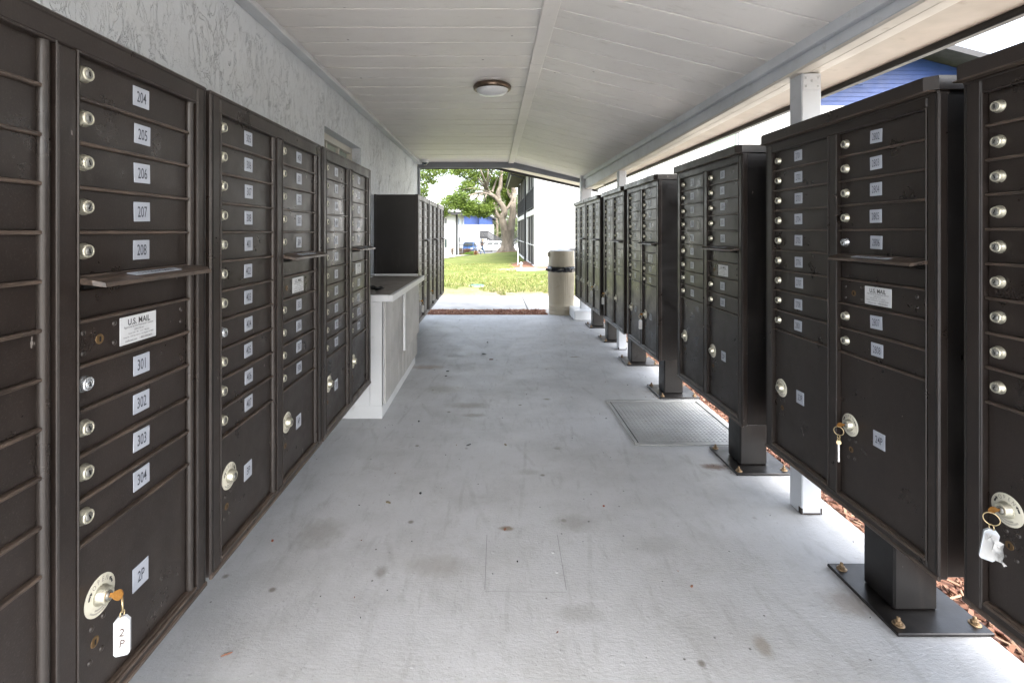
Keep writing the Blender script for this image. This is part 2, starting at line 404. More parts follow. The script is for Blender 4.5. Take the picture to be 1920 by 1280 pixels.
# mulch strips: loose bark chips on a dark bed
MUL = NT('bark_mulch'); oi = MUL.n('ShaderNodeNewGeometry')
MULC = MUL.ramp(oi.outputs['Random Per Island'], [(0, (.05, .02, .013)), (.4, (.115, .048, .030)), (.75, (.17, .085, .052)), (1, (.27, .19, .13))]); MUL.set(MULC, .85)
MUL2 = NT('lit_bark_mulch'); oi2 = MUL2.n('ShaderNodeNewGeometry')  # same bark in a brighter copy, making up for shade between the chips
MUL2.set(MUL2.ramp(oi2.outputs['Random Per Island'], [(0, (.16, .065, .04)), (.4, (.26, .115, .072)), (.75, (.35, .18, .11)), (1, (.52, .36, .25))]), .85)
def mulch(name, rects, n, label, seed, mt=None):
    rnd = random.Random(seed); m = MB()
    for (x0, x1, y0, y1, z) in rects:
        m.box(x0, x1, y0, y1, z-.08, z, 0)
    area = [(r[1]-r[0])*(r[3]-r[2]) for r in rects]
    for (x0, x1, y0, y1, z), a in zip(rects, area):
        for _ in range(int(n*a/sum(area))):
            M = Matrix.Translation((rnd.uniform(x0, x1), rnd.uniform(y0, y1), z+rnd.uniform(0, .018))) @ Matrix.Rotation(rnd.uniform(0, 6.3), 4, 'Z') @ Matrix.Rotation(rnd.gauss(0, .35), 4, 'X') @ Matrix.Rotation(rnd.gauss(0, .35), 4, 'Y')
            l = rnd.uniform(.008, .032); b = rnd.uniform(.003, .007); h = rnd.uniform(.0015, .004)
            m.box(-l, l, -b, b, -h, h, 0, 0, M)
    stuff(m.build(name, mt or MUL.m, fix=False), label, 'mulch')
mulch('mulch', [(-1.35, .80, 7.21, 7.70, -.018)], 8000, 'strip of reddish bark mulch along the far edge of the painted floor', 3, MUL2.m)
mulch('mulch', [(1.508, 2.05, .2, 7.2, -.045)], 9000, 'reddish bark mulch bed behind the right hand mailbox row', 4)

# grass blades of the near lawn
def grass():
    rnd = random.Random(11); m = MB()
    t = NT('grass_blade'); g = t.n('ShaderNodeNewGeometry')
    c = t.ramp(g.outputs['Random Per Island'], [(0, (.06, .088, .016)), (.5, (.11, .135, .026)), (.8, (.19, .19, .07)), (1, (.27, .235, .12))])
    t.set(c, .7, 0, .3)
    for _ in range(42000):
        y = 9.7 + 15*rnd.random()**1.5; x = rnd.uniform(-.22*y-.6, .16*y+.4)
        d = noise.noise(Vector((x*.9, y*.6, 3))) + .5*noise.noise(Vector((x*3, y*3, 1)))
        if d < -.18 + max(0, (11.6-y))*.28: continue
        if y > 16 and x > .9: continue
        z = gh(x, y) ; a = rnd.uniform(0, 6.3); h = rnd.uniform(.02, .055); b = .006 + .0004*y
        lx, ly = rnd.gauss(0, .02), rnd.gauss(0, .02)
        m.add([(x-b*math.cos(a), y-b*math.sin(a), z), (x+b*math.cos(a), y+b*math.sin(a), z), (x+lx, y+ly, z+h)], [[0, 1, 2]])
    stuff(m.build('grass', t.m, fix=False), 'patchy green grass growing on the lawn beyond the sidewalk', 'grass')
grass()

# ------------------------------------------------------------------ stucco wall building with high window
WX = -1.12
b = thing('stucco_building', 'grey painted building with skip trowel stucco wall behind the left mailboxes', 'building', (WX-2, 3, 0))
def P(o): return Vector(o.location)
def local(m, t):
    for i, v in enumerate(m.v): m.v[i] = tuple(Vector(v) - Vector(t.location))
    return m
m = MB()
wy0, wy1, wz0, wz1 = 3.235, 4.135, 1.30, 1.925
for (a, c, d, e) in ((-1.3, wy0, 0, 2.6), (wy1, 7.18, 0, 2.6), (wy0, wy1, 0, wz0), (wy0, wy1, wz1, 2.6)):
    m.box(WX-.2, WX, a, c, d, e)
m.box(-5.2, WX-.2, 6.98, 7.18, 0, 2.6); m.box(-5.2, WX-.2, -1.3, -1.1, 0, 2.6); m.box(-5.4, -5.2, -1.3, 7.18, 0, 2.6)
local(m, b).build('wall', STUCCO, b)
fr = MB()
xg = WX-.075
for (a, c, d, e) in ((wy0, wy1, wz1-.05, wz1), (wy0, wy1, wz0, wz0+.04), (wy0, wy0+.025, wz0+.04, wz1-.05), (wy1-.035, wy1, wz0+.04, wz1-.05)):
    fr.box(xg-.05, xg, a, c, d, e, 0, .003)
for yy in (wy0+.30, wy0+.58): fr.box(xg-.035, xg-.012, yy-.009, yy+.009, wz0+.04, wz1-.05, 0)
win = local(fr, b).build('window', simple('aluminium_frame', (.55, .54, .50), .4, .3), b)
pn = MB(); pn.box(xg-.045, xg-.038, wy0+.026, wy1-.036, wz0+.04, wz1-.05); local(pn, b).build('pane', GLASS, win)
bl = MB()
for k in range(14): bl.box(xg-.075, xg-.055, wy0+.03, wy1-.04, wz0+.05+k*.04, wz0+.052+k*.04, 0, 0, None)
local(bl, b).build('blind', simple('blind_slats', (.5, .5, .46), .6), win)
m = MB(); m.box(-5.6, WX-.45, -1.5, 7.4, 2.62, 2.72); local(m, b).build('roof', FASC, b)

# ------------------------------------------------------------------ the breezeway shelter
sh = thing('mail_shelter', 'grey breezeway roof with board ceiling, side beam and painted posts over the mailboxes', 'shelter', (.2, 3.5, 0))
def sb(mb, name, mat, **k): return local(mb, sh).build(name, mat, sh, **k)
HC = EYE + 1.03; RX0, RX1 = .222, .300      # flat ceiling height, ridge batten
def slope(x): return HC - .245*(x-.29)
m = MB(); rnd = random.Random(5)
y = -1.20
while y < 7.2:
    y1 = min(y+.203, 7.2); dz = rnd.uniform(-.0012, .0012)
    # flat side board: lower face with chamfered long edges
    m.box(WX, .262, y+.0052, y1-.0052, HC+dz, HC+.03, 0, .0014)
    vs = []
    for (yy, up) in ((y+.0052, .001), (y+.0064, 0), (y1-.0064, 0), (y1-.0052, .001)):
        for x in (.258, 1.36): vs.append((x, yy, slope(x)+up+dz))
    for yy in (y+.0052, y1-.0052):
        for x in (.258, 1.36): vs.append((x, yy, slope(x)+.03))
    m.add(vs, [[0,1,3,2],[2,3,5,4],[4,5,7,6],[6,7,11,10],[0,8,9,1],[8,10,11,9]])
    y += .203
sb(m, 'ceiling', CEIL, fix=False)
m = MB(); m.box(-1.9, .3, -1.20, 8.0, HC+.05, HC+.13)
m.prism([(.3, HC+.045), (.3, HC+.13), (1.72, slope(1.72)+.13), (1.72, slope(1.72)+.04)], -1.20, 8.0, 'y')
m.box(WX, 1.36, -1.24, -1.20, HC-.06, HC+.05)
sb(m, 'roof', FASC)
m = MB(); 
for (a, c) in ((-1.20, 2.93), (2.933, 7.2)): m.box(RX0, RX1, a, c, HC-.019, HC-.001, 0, .003)
sb(m, 'ridge_batten', CEIL)
m = MB(); m.box(WX+.0005, WX+.068, -1.20, 7.2, HC-.035, HC-.002, 0, .004); sb(m, 'wall_trim', GREY)
# beam (its underside sinks slightly towards the far end)
def zb(y): return 1.905 - .0172*(y-2.1)
def ybox(m, x0, x1, y0, y1, zl, zh, mat=0, ch=.003):
    n = 9; vs = []; sec = [(x0, zl, 1, 0), (x1, zl, -1, 0), (x1, zh, 0, 0), (x0, zh, 0, 0)]
    for i in range(n):
        yy = y0 + (y1-y0)*i/(n-1); l = zl(yy) if callable(zl) else zl; h = zh(yy) if callable(zh) else zh
        vs += [(x0, yy, l+ch), (x0+ch, yy, l), (x1-ch, yy, l), (x1, yy, l+ch), (x1, yy, h), (x0, yy, h)]
    fs = [[i*6+k, i*6+(k+1) % 6, (i+1)*6+(k+1) % 6, (i+1)*6+k] for i in range(n-1) for k in range(6)]
    fs += [list(range(6)), list(range((n-1)*6, n*6))]
    m.add(vs, fs, mat)
ZT = EYE + .79
m = MB(); ybox(m, 1.300, 1.358, -1.20, 6.9, lambda y: zb(y)+.012, ZT+.02); sb(m, 'beam', GREY)
m = MB(); ybox(m, 1.3025, 1.357, -1.20, 6.88, lambda y: zb(y), lambda y: zb(y)+.0118); ybox(m, 1.363, 1.42, -1.20, 6.88, lambda y: zb(y)+.004, ZT-.03)
sb(m, 'beam_underside', CREAM)
m = MB(); ybox(m, 1.272, 1.2995, -1.20, 7.18, ZT-.045, ZT+.02); sb(m, 'beam_trim', GREY)
m = MB()
for (a, c) in ((-1.20, 1.1), (1.103, 2.45), (2.453, 4.85), (4.853, 7.2), (7.26, 8.0)):
    m.add([(1.42, a, slope(1.42)-.02), (1.655, a, slope(1.655)+.012), (1.655, c, slope(1.655)+.012), (1.42, c, slope(1.42)-.02),
           (1.42, a, slope(1.42)), (1.655, a, slope(1.655)+.03), (1.655, c, slope(1.655)+.03), (1.42, c, slope(1.42))],
          [[0,1,2,3],[4,5,6,7],[0,1,5,4],[3,2,6,7],[1,2,6,5],[0,3,7,4]])
sb(m, 'soffit', TANW)
m = MB(); m.box(1.656, 1.69, -1.20, 8.0, 1.903, 2.06, 0, .004); m.box(1.691, 1.712, -1.20, 8.0, 1.912, 2.07, 0, .003)
sb(m, 'fascia', FASC)
m = MB()
m.box(WX, .291, 7.2, 7.238, EYE+.944, HC+.05, 0, .003)
m.prism([(.2915, EYE+.944), (.2915, HC+.05), (1.30, slope(1.30)+.05), (1.30, EYE+.722)], 7.2, 7.238, 'y')
sb(m, 'end_header', DGREY)
m = MB(); m.prism([(-1.9, HC+.04), (.02, HC+.036), (1.655, slope(1.655)-.0), (1.655, slope(1.655)+.03), (.3, HC+.044), (-1.9, HC+.049)], 7.26, 7.97, 'y')
sb(m, 'end_soffit', CREAM)
m = MB(); m.prism([(-1.9, HC-.0), (.02, HC-.0), (1.72, slope(1.72)-.03), (1.72, slope(1.72)+.13), (.3, HC+.13), (-1.9, HC+.13)], 8.002, 8.03, 'y')
sb(m, 'drip_edge', FASC)
m = MB(); m.box(WX+.0, WX+.035, 7.186, 7.26, 0, EYE+.943, 0, .003); sb(m, 'corner_board', DGREY)
def post(x0, x1, y0, y1, zt, name='post', base=False):
    m = MB(); m.box(x0, x1, y0, y1, 0.0 if not base else .13, zt, 0, .004)
    o = sb(m, name, GREY)
    if not base:
        m = MB(); zz = zt-.075
        m.box(x0+.004, x1-.004, y0-.0035, y0-.0005, zz, zt-.004, 0, .001)
        for sx in (x0+.016, x1-.016):
            for sz in (zz+.018, zt-.022): m.lathe([(.0055, 0), (.005, .003), (.002, .0045)], 8, Matrix.Translation((sx, y0-.0035, sz)) @ Matrix.Rotation(R(90), 4, 'X'))
        m.lathe([(.006, 0), (.005, .003), (.002, .0045)], 8, Matrix.Translation(((x0+x1)/2, y0-.0035, zz+.04)) @ Matrix.Rotation(R(90), 4, 'X'))
        local(m, sh).build('post_bracket', GREY, o)
        m = MB()
        for x in (x0-.0015, x1-.004): m.box(x, x+.0055, y0-.0018, y0+.02, .003, .028)
        m.box(x0+.006, x1-.006, y0-.0016, y0+.006, .002, .009)
        local(m, sh).build('rust_strap', simple('tar_black', (.03, .022, .018), .8), o)
    return o
post(1.331, 1.416, 2.106, 2.193, zb(2.1)+.001)
post(1.297, 1.377, 5.05, 5.132, zb(5.05)+.001)
post(1.24, 1.395, 6.90, 6.99, ZT+.02, base=True)
m = MB(); m.box(1.272, 1.318, 7.12, 7.20, .13, ZT-.05, 0, .003); sb(m, 'post', GREY)
m = MB(); m.box(1.115, 1.50, 6.72, 7.19, 0.0005, .135, 0, .012); sb(m, 'footing', WHITEP)

# ------------------------------------------------------------------ mailbox parts (shared meshes). local: x right, -y outwards, z up
W = .787; FR = .021                          # unit width, frame thickness
COLS = ((-.3485, -.0155), (.0215, .3565))    # column openings
_parts = {}
def part(key, fn):
    if key not in _parts: _parts[key] = fn()
    return _parts[key]
def cabinet_mesh(zb_, zt, depth, dt, db):
    m = MB(); h = W/2 - .001
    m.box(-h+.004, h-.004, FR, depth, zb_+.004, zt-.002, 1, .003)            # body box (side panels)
    # face frame
    m.box(-h, COLS[0][0], 0, FR+.004, zb_, zt, 0, .004); m.box(COLS[1][1], h, 0, FR+.004, zb_, zt, 0, .004)
    m.box(COLS[0][0]+.0002, COLS[1][1]-.0002, .0005, FR+.004, dt, zt-.0005, 0, .003); m.box(COLS[0][0]+.0002, COLS[1][1]-.0002, .0005, FR+.004, zb_+.0005, db, 0, .003)
    m.box(COLS[0][1], COLS[1][0], .0005, FR+.004, db+.0002, dt-.0002, 0, .003)
    # inner raised bead around each column and outer shadow line
    for a, c in COLS:
        m.box(a-.0005, a+.004, -.0015, FR, db-.002, dt+.002, 2, .0015); m.box(c-.004, c+.0005, -.0015, FR, db-.002, dt+.002, 2, .0015)
        m.box(a+.0042, c-.0042, -.0015, FR, dt-.0035, dt+.002, 2, .0015); m.box(a+.0042, c-.0042, -.002, FR, db-.003, db+.0045, 3, .002)
    for s in (-1, 1): m.box(s*(h-.0105), s*(h-.0085), -.0012, .003, zb_+.01, zt-.01, 4)
    m.box(-h-.001, h+.001, -.003, .006, zb_-.004, zb_+.0095, 3, .003)        # bottom rolled edge
    m.box(-h-.0005, h+.0005, -.002, .03, zt-.012, zt+.001, 0, .004)
    m.box(-h, h, depth-.02, depth, zb_+.001, zt+.001, 1, .003)
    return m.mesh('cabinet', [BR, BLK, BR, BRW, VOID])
def door_mesh(w, h, ridge=True):
    m = MB(); m.box(.0015, w-.0015, .0075, FR+.003, .0035, h-.001, 0, .0015)
    if ridge: m.box(.0005, w-.0005, -.0015, FR, -.0030, .0034, 1, .0016)
    return m.mesh('mail_door', [BRD, BRW])
def lock_mesh(steel=False):
    m = MB(); M = Matrix.Translation((0, .0075, 0)) @ Matrix.Rotation(R(90), 4, 'X')
    m.lathe([(.0148, 0), (.0148, .0016), (.0130, .0036), (.0122, .0092), (.0110, .0114), (.0084, .0118), (.0080, .0104)], 20, M)
    m.lathe([(.0078, .0100), (.0074, .0116), (.001, .0120)], 16, M, 1)
    m.box(-.001, .001, -.0052, -.0040, -.0042, .0042, 2)
    return m.mesh('lock', [LOCKS if steel else LOCK, LOCKS if steel else LOCKF, VOID])
def label_mesh(txt, w=.045, h=.039, style=0):
    m = MB(); m.box(-w/2, w/2, .0062, .0078, -h/2, h/2, 0, .0005)
    if txt:
        m.text(txt, .031, .47 if len(txt) > 3 else .58 if len(txt) > 2 else .62, Matrix.Translation((0, .0058, 0)), 1, -.006 if len(txt) > 3 else .004)
    return m.mesh('number_label', [LBL if style == 0 else LBLY, INKB])
def open_disc_mesh():
    m = MB(); M = Matrix.Translation((0, .0068, 0)) @ Matrix.Rotation(R(90), 4, 'X')
    m.lathe([(.0345, 0), (.0345, .0012), (.0338, .0018), (.002, .0019)], 40, M)
    for i, ch in enumerate('OPEN'):
        a = R(33 - 22*i); T = Matrix.Translation((-math.sin(a)*.0265, .0046, math.cos(a)*.0265)) @ Matrix.Rotation(-a, 4, 'Y')
        m.text(ch, .0125, .75, T, 1, -.012)
    for s in (-1, 1):
        a = R(62)*s
        for k in range(5):
            aa = a + R(5)*k*s*.55; T = Matrix.Translation((-math.sin(aa)*.027, .0045, math.cos(aa)*.027)) @ Matrix.Rotation(-aa, 4, 'Y')
            m.box(-.0016, .0016, 0, .0003, -.0016, .0016, 1, 0, T)
        T = Matrix.Translation((-math.sin(a-R(5)*s)*.027, .0045, math.cos(a-R(5)*s)*.027)) @ Matrix.Rotation(-a, 4, 'Y')
        m.add([T @ Vector(p) for p in ((0, 0, -.0038), (0, 0, .0038), (s*.0055, 0, 0))], [[0, 1, 2]], 1)
    for i in range(17):
        a = R(128 + 104*i/16)
        for rr in (.0285, .0235):
            if rr == .0235 and (i < 3 or i > 13): continue
            T = Matrix.Translation((-math.sin(a)*rr, .0046, math.cos(a)*rr)) @ Matrix.Rotation(-a, 4, 'Y'); m.box(-.0011, .0009, 0, .0002, -.0014, .0014, 2, 0, T)
    return m.mesh('open_disc', [LBLY, INK, simple('faded_print', (.3, .29, .26), .6)])
def disc_lock_mesh():
    m = MB(); M = Matrix.Translation((0, .0048, 0)) @ Matrix.Rotation(R(90), 4, 'X')
    m.lathe([(.0175, 0), (.0172, .004), (.0150, .0065), (.0146, .013), (.0125, .0155), (.0095, .0158), (.009, .0135), (.001, .0135)], 24, M)
    m.lathe([(.0085, .0134), (.0078, .0165), (.001, .017)], 16, M, 1); m.box(-.0011, .0011, -.0125, -.0115, -.005, .005, 2)
    return m.mesh('lock', [LOCK, LOCKF, VOID])
def rivet_mesh(r=.0053):
    return MB().lathe([(r, 0), (r*.8, .0017), (r*.4, .0026), (.0003, .0028)], 12, Matrix.Translation((0, .0076, 0)) @ Matrix.Rotation(R(90), 4, 'X')).mesh('rivet', [BRR])
def keyhole_mesh(r=.0095):
    m = MB(); m.lathe([(r, 0), (r*.95, .0006), (r*.70, .0005), (r*.66, .0001)], 16, Matrix.Translation((0, .0074, 0)) @ Matrix.Rotation(R(90), 4, 'X'))
    m.box(-r*.18, r*.18, .0060, .0064, -r*.5, r*.45, 1); return m.mesh('keyhole', [simple('old_brass', (.16, .10, .045), .45, .6), VOID])
def rivets(parent, pts, hole, oz=0):
    for x, z in pts: put('rivet', part('rivet', rivet_mesh), parent, (x, 0, z+oz))
    put('keyhole', part('keyhole', keyhole_mesh), parent, (hole[0], 0, hole[1]+oz))
def flap_mesh(w):
    m = MB()
    # drop-front visor: back edge on the door, front edge 48 mm out and slightly lower, small down-turned lip
    pts = [(.006, .004), (-.026, -.001), (-.0415, -.0065), (-.043, -.014), (-.038, -.0145), (-.028, -.010), (.006, -.007)]
    vs = []
    for x, c in ((0.0, 0), (w, 1)):
        for i, (y, z) in enumerate(pts):
            xx = x + (.010 if c == 0 else -.010) * (1 if y < -.037 else 0); vs.append((xx, y, z))
    n = len(pts); fs = [list(range(n)), list(range(2*n-1, n-1, -1))] + [[i, (i+1) % n, n+(i+1) % n, n+i] for i in range(n)]
    m.add(vs, fs, 0)
    return m.mesh('outgoing_flap', [BRW])
def flap_label_mesh():
    m = MB(); T = Matrix.Translation((0, -.0215, .0012)) @ Matrix.Rotation(R(-90+12), 4, 'X')
    # plate lying on the sloping visor
    m.box(-.068, .068, -.0006, .0006, -.0095, .0095, 0, .0003, T)
    m.text('OUTGOING MAIL', .0135, .92, T @ Matrix.Translation((0, -.0009, 0)), 1, .012)
    return m.mesh('flap_label', [LBL, INK])
def usmail_mesh():
    m = MB(); m.box(-.050, .050, .0064, .0078, -.027, .027, 0, .0006)
    m.text('U.S. MAIL', .0165, .92, Matrix.Translation((0, .006, .0155)), 1, .02)
    for z, s, tx in ((.0055, .0062, 'Approved by the Postmaster General'), (-.001, .0055, 'USPS-STD-4C'), (-.0075, .0045, 'Model 3700   MB   1-6-17   Mfg Date'), (-.0135, .0045, 'Industries  1010 East 62nd St  Los Angeles CA 90001'), (-.0205, .0062, 'mailboxes.com    1-800-MAILBOX')):
        m.text(tx, s, .86, Matrix.Translation((0, .006, z)), 1, .0)
    return m.mesh('us_mail_label', [LBLW, INK])

def mailbox(kind, loc, rz, label, group, left, right, parcels, plab, hood=False, steel=(), pedestal=False):
    """left: 11 or 9 numbers; right: 9 or 7 numbers, 5 above the outgoing slot"""
    t = thing('mailbox_unit', label, 'mailbox', loc, rz, group)
    rows = len(left)
    if kind == 'L': zb_, zt, dt, pitch, depth, db = .358, 1.573, 1.527, .077, .413, .378
    else:           zb_, zt, dt, pitch, depth, db = .340, 1.580, 1.542, .079, .455, .366
    put('cabinet', part(('cab', kind), lambda: cabinet_mesh(zb_, zt, depth, dt, db)), t)
    for ci, (a, c) in enumerate(COLS):
        w = c - a - (.026 if kind == 'L' else .008)
        dm = part(('door', kind), lambda: door_mesh(w, pitch)); hz = part(('hinge', kind), lambda: MB().tube([(0, 0, 0), (0, 0, dt-db-.004)], .0088, 10).box(.0100, .0145, -.001, .012, 0, dt-db-.004, 1).mesh('hinge', [BRR, BR]))
        for r in range(rows):
            z = dt - (r+1)*pitch; num = None
            if ci == 0: num = left[r]
            elif r < 5: num = right[r]
            elif r > 6: num = right[r-2]
            if num is not None:
                d = put('mail_door', dm, t, (a+.004, .005, z))
                st = (num in steel); rj = random.Random(str(num)+str(loc[1]))
                lk = put('lock', part(('lock', st), lambda: lock_mesh(st)), d, (.026, 0, pitch*.50) if kind == 'R' else (.022, 0, pitch*.58))
                lk.rotation_euler = (rj.uniform(-.03, .03), rj.uniform(-.5, .5), rj.uniform(-.03, .03))
                if num: nl_ = put('number_label', part(('lab', num), lambda: label_mesh(num)), d, (.149, 0, pitch*.52) if kind == 'R' else (.163, 0, pitch*.55)); nl_.rotation_euler = (0, rj.gauss(0, .012), 0); nl_.location.x += rj.gauss(0, .0012); nl_.location.z += rj.gauss(0, .0008)
            elif r == 5:
                def slot():
                    m = MB(); m.box(.0015, w-.0015, .0085, FR+.003, .0035, pitch-.024, 0, .0015); m.box(.03, w-.05, .012, FR+.0028, pitch-.023, pitch-.002, 1); m.box(.0005, w-.0005, -.0015, FR, -.003, .0034, 2, .0016)
                    return m.mesh('mail_slot', [BRD, VOID, BRW])
                d = put('mail_slot', part(('slot', kind), slot), t, (a+.004, .005, z))
                f = put('outgoing_flap', part('flap', lambda: flap_mesh(.334)), d, (0, 0, pitch-.003))
                put('flap_label', part('flaplabel', flap_label_mesh), f, (.165, 0, 0))
            else:
                d = put('service_panel', dm, t, (a+.004, .005, z))
                rivets(d, [(.022, .056), (.022, .020), (.092, .060), (.092, .024), (.288, .056), (.288, .028)], (.058, .038))
                put('us_mail_label', part('usm', usmail_mesh), d, (.155, 0, .040))
        z1 = dt - rows*pitch
        pd = put('parcel_door', part(('pdoor', kind), lambda: door_mesh(w, z1-db-.004)), t, (a+.004, .005, db+.004))
        dz = (.562 if kind == 'L' else .606) - db - .004
        dx_ = .044 if kind == 'R' else .057
        dsk = put('open_disc', part('disc', open_disc_mesh), pd, (dx_, 0, dz))
        put('lock', part('dlock', disc_lock_mesh), pd, (dx_, 0, dz))
        if plab[ci]: put('number_label', part(('lab', parcels[ci]), lambda: label_mesh(parcels[ci], .044, .047)), pd, (.160, 0, dz - (.035 if kind == 'L' else 0)))
        rivets(pd, [(.040, -.048), (.066, -.044), (.036, -.105), (.062, -.101)], (.047, -.077), dz)
        if kind == 'L': put('hinge', hz, t, (c-.0165, .0095, db+.002))
    if hood:
        def hd():
            m = MB(); x = W/2+.006
            m.prism([(-x-.0, .46), (-x, -.006), (-x+.022, -.028), (x-.022, -.028), (x, -.006), (x, .46)], 1.579, 1.611, 'z')
            m.prism([(-x+.002, .458), (-x+.002, -.0052), (-x+.0228, -.0258), (x-.0228, -.0258), (x-.002, -.0052), (x-.002, .458)], 1.6112, 1.6145, 'z')
            m.box(-x+.01, x-.01, -.0270, -.004, 1.5755, 1.5792, 1)
            return m.mesh('hood', [BR, BRW])
        put('hood', part('hood', hd), t)
    if pedestal:
        def ped():
            m = MB(); m.box(-.066, .066, .155, .295, .0125, .341, 0, .006); m.box(-.30, .30, .03, .43, .322, .3395, 0, .004); return m.mesh('pedestal', [BLK])
        p = put('pedestal', part('ped', ped), t)
        bp = put('base_plate', part('bp', lambda: MB().box(-.157, .157, .092, .385, .0015, .0128, 0, .0025).mesh('base_plate', [BLK])), p)
        def bolt():
            m = MB(); m.lathe([(.0165, 0), (.0165, .0022), (.008, .0024)], 16); m.lathe([(.0105, .0022), (.0105, .0105), (.0085, .012), (.005, .0121)], 6, None, 0, False)
            m.lathe([(.0052, .011), (.0050, .022), (.003, .0235)], 10); return m.mesh('bolt', [RUST])
        for bx, by in ((-.125, .12), (.125, .12), (-.125, .355), (.125, .355)):
            put('bolt', part('bolt', bolt), bp, (bx+random.uniform(-.006, .006), by+random.uniform(-.006, .006), .0128), random.uniform(0, 3))
    return t
FX, GX = -.703, 1.126          # front faces of left and right rows
RL, RR = R(90), R(-90)
gl, gr = 'bronze mailbox units on the left wall', 'bronze pedestal mailbox units on the right'
def nums(a, n, skip=8):
    out = []
    for _ in range(n):
        out.append(str(a)); a += 1
        if a % 100 > skip: a = (a//100+1)*100 + 1
    return out, a
def unit(kind, yc, label, start, parcels, plab, steel=()):
    nl = 11 if kind == 'L' else 9
    l, a = nums(start, nl); r, _ = nums(a, nl-2)
    if kind == 'L': return mailbox('L', (FX, yc, 0), RL, label, gl, l, r, parcels, plab, steel=steel)
    return mailbox('R', (GX, yc, 0), RR, label, gr, l, r, parcels, plab, hood=True, steel=steel, pedestal=True)
# note: 204..208,301..304 must fall in the right column
unit('L', .41+W/2, 'brown mailbox unit nearest the camera on the left, doors 204 to 304 and 2P', 101, ('1P', '2P'), (1, 1), ('301',))
unit('L', 1.213+W/2, 'brown mailbox unit on the left with doors 305 to 407 and parcel door 3P', 305, ('3P', '4P'), (1, 1), ('404',))
unit('L', 2.012+W/2, 'brown mailbox unit below the high window, just before the white counter', 601, ('5P', '6P'), (1, 0))
for i, (yc, st, lb) in enumerate(((4.56+.395, 805, 'brown mailbox unit with black end panel standing right behind the counter'),
                                  (5.36+.395, 1008, 'middle one of the three brown mailbox units beyond the counter'),
                                  (6.17+.41, 1205, 'farthest brown mailbox unit on the left wall at the open end'))):
    unit('L', yc, lb, st, ('%dP' % (7+2*i), '%dP' % (8+2*i)), (1, 0))
unit('R', .779, 'brown pedestal mailbox nearest the camera on the right, cut off by the photo edge', 2901, ('25P', '26P'), (1, 1))
unit('R', 1.625, 'brown pedestal mailbox with doors 2701 to 2808 and keys in parcel door 24P', 2701, ('23P', '24P'), (1, 1), ('2806',))
unit('R', 2.598, 'brown pedestal mailbox beside the diamond plate hatch, parcel door 22P', 2501, ('21P', '22P'), (0, 1))
unit('R', 3.72, 'brown pedestal mailbox behind the hatch with white tag on its right parcel door', 2301, ('19P', '20P'), (1, 1))
unit('R', 4.595, 'brown pedestal mailbox beside the middle grey post, tag hanging at its left edge', 2101, ('17P', '18P'), (0, 0))
unit('R', 5.535, 'brown pedestal mailbox second from the far end on the right', 1901, ('15P', '16P'), (1, 1))
unit('R', 6.335, 'farthest brown pedestal mailbox on the right, next to the tan trash can', 1701, ('13P', '14P'), (1, 1))
m = MB(); m.box(2.06, 5.2, -4, 7.70, -.16, -.03, 0, .006); m.box(-6, 2.0, -9, -3.02, -.16, -.03, 0, .006); struct(m.build('added_bounce_pavement', CONC))  # unseen pale paving at right and behind camera, added to bounce light inside

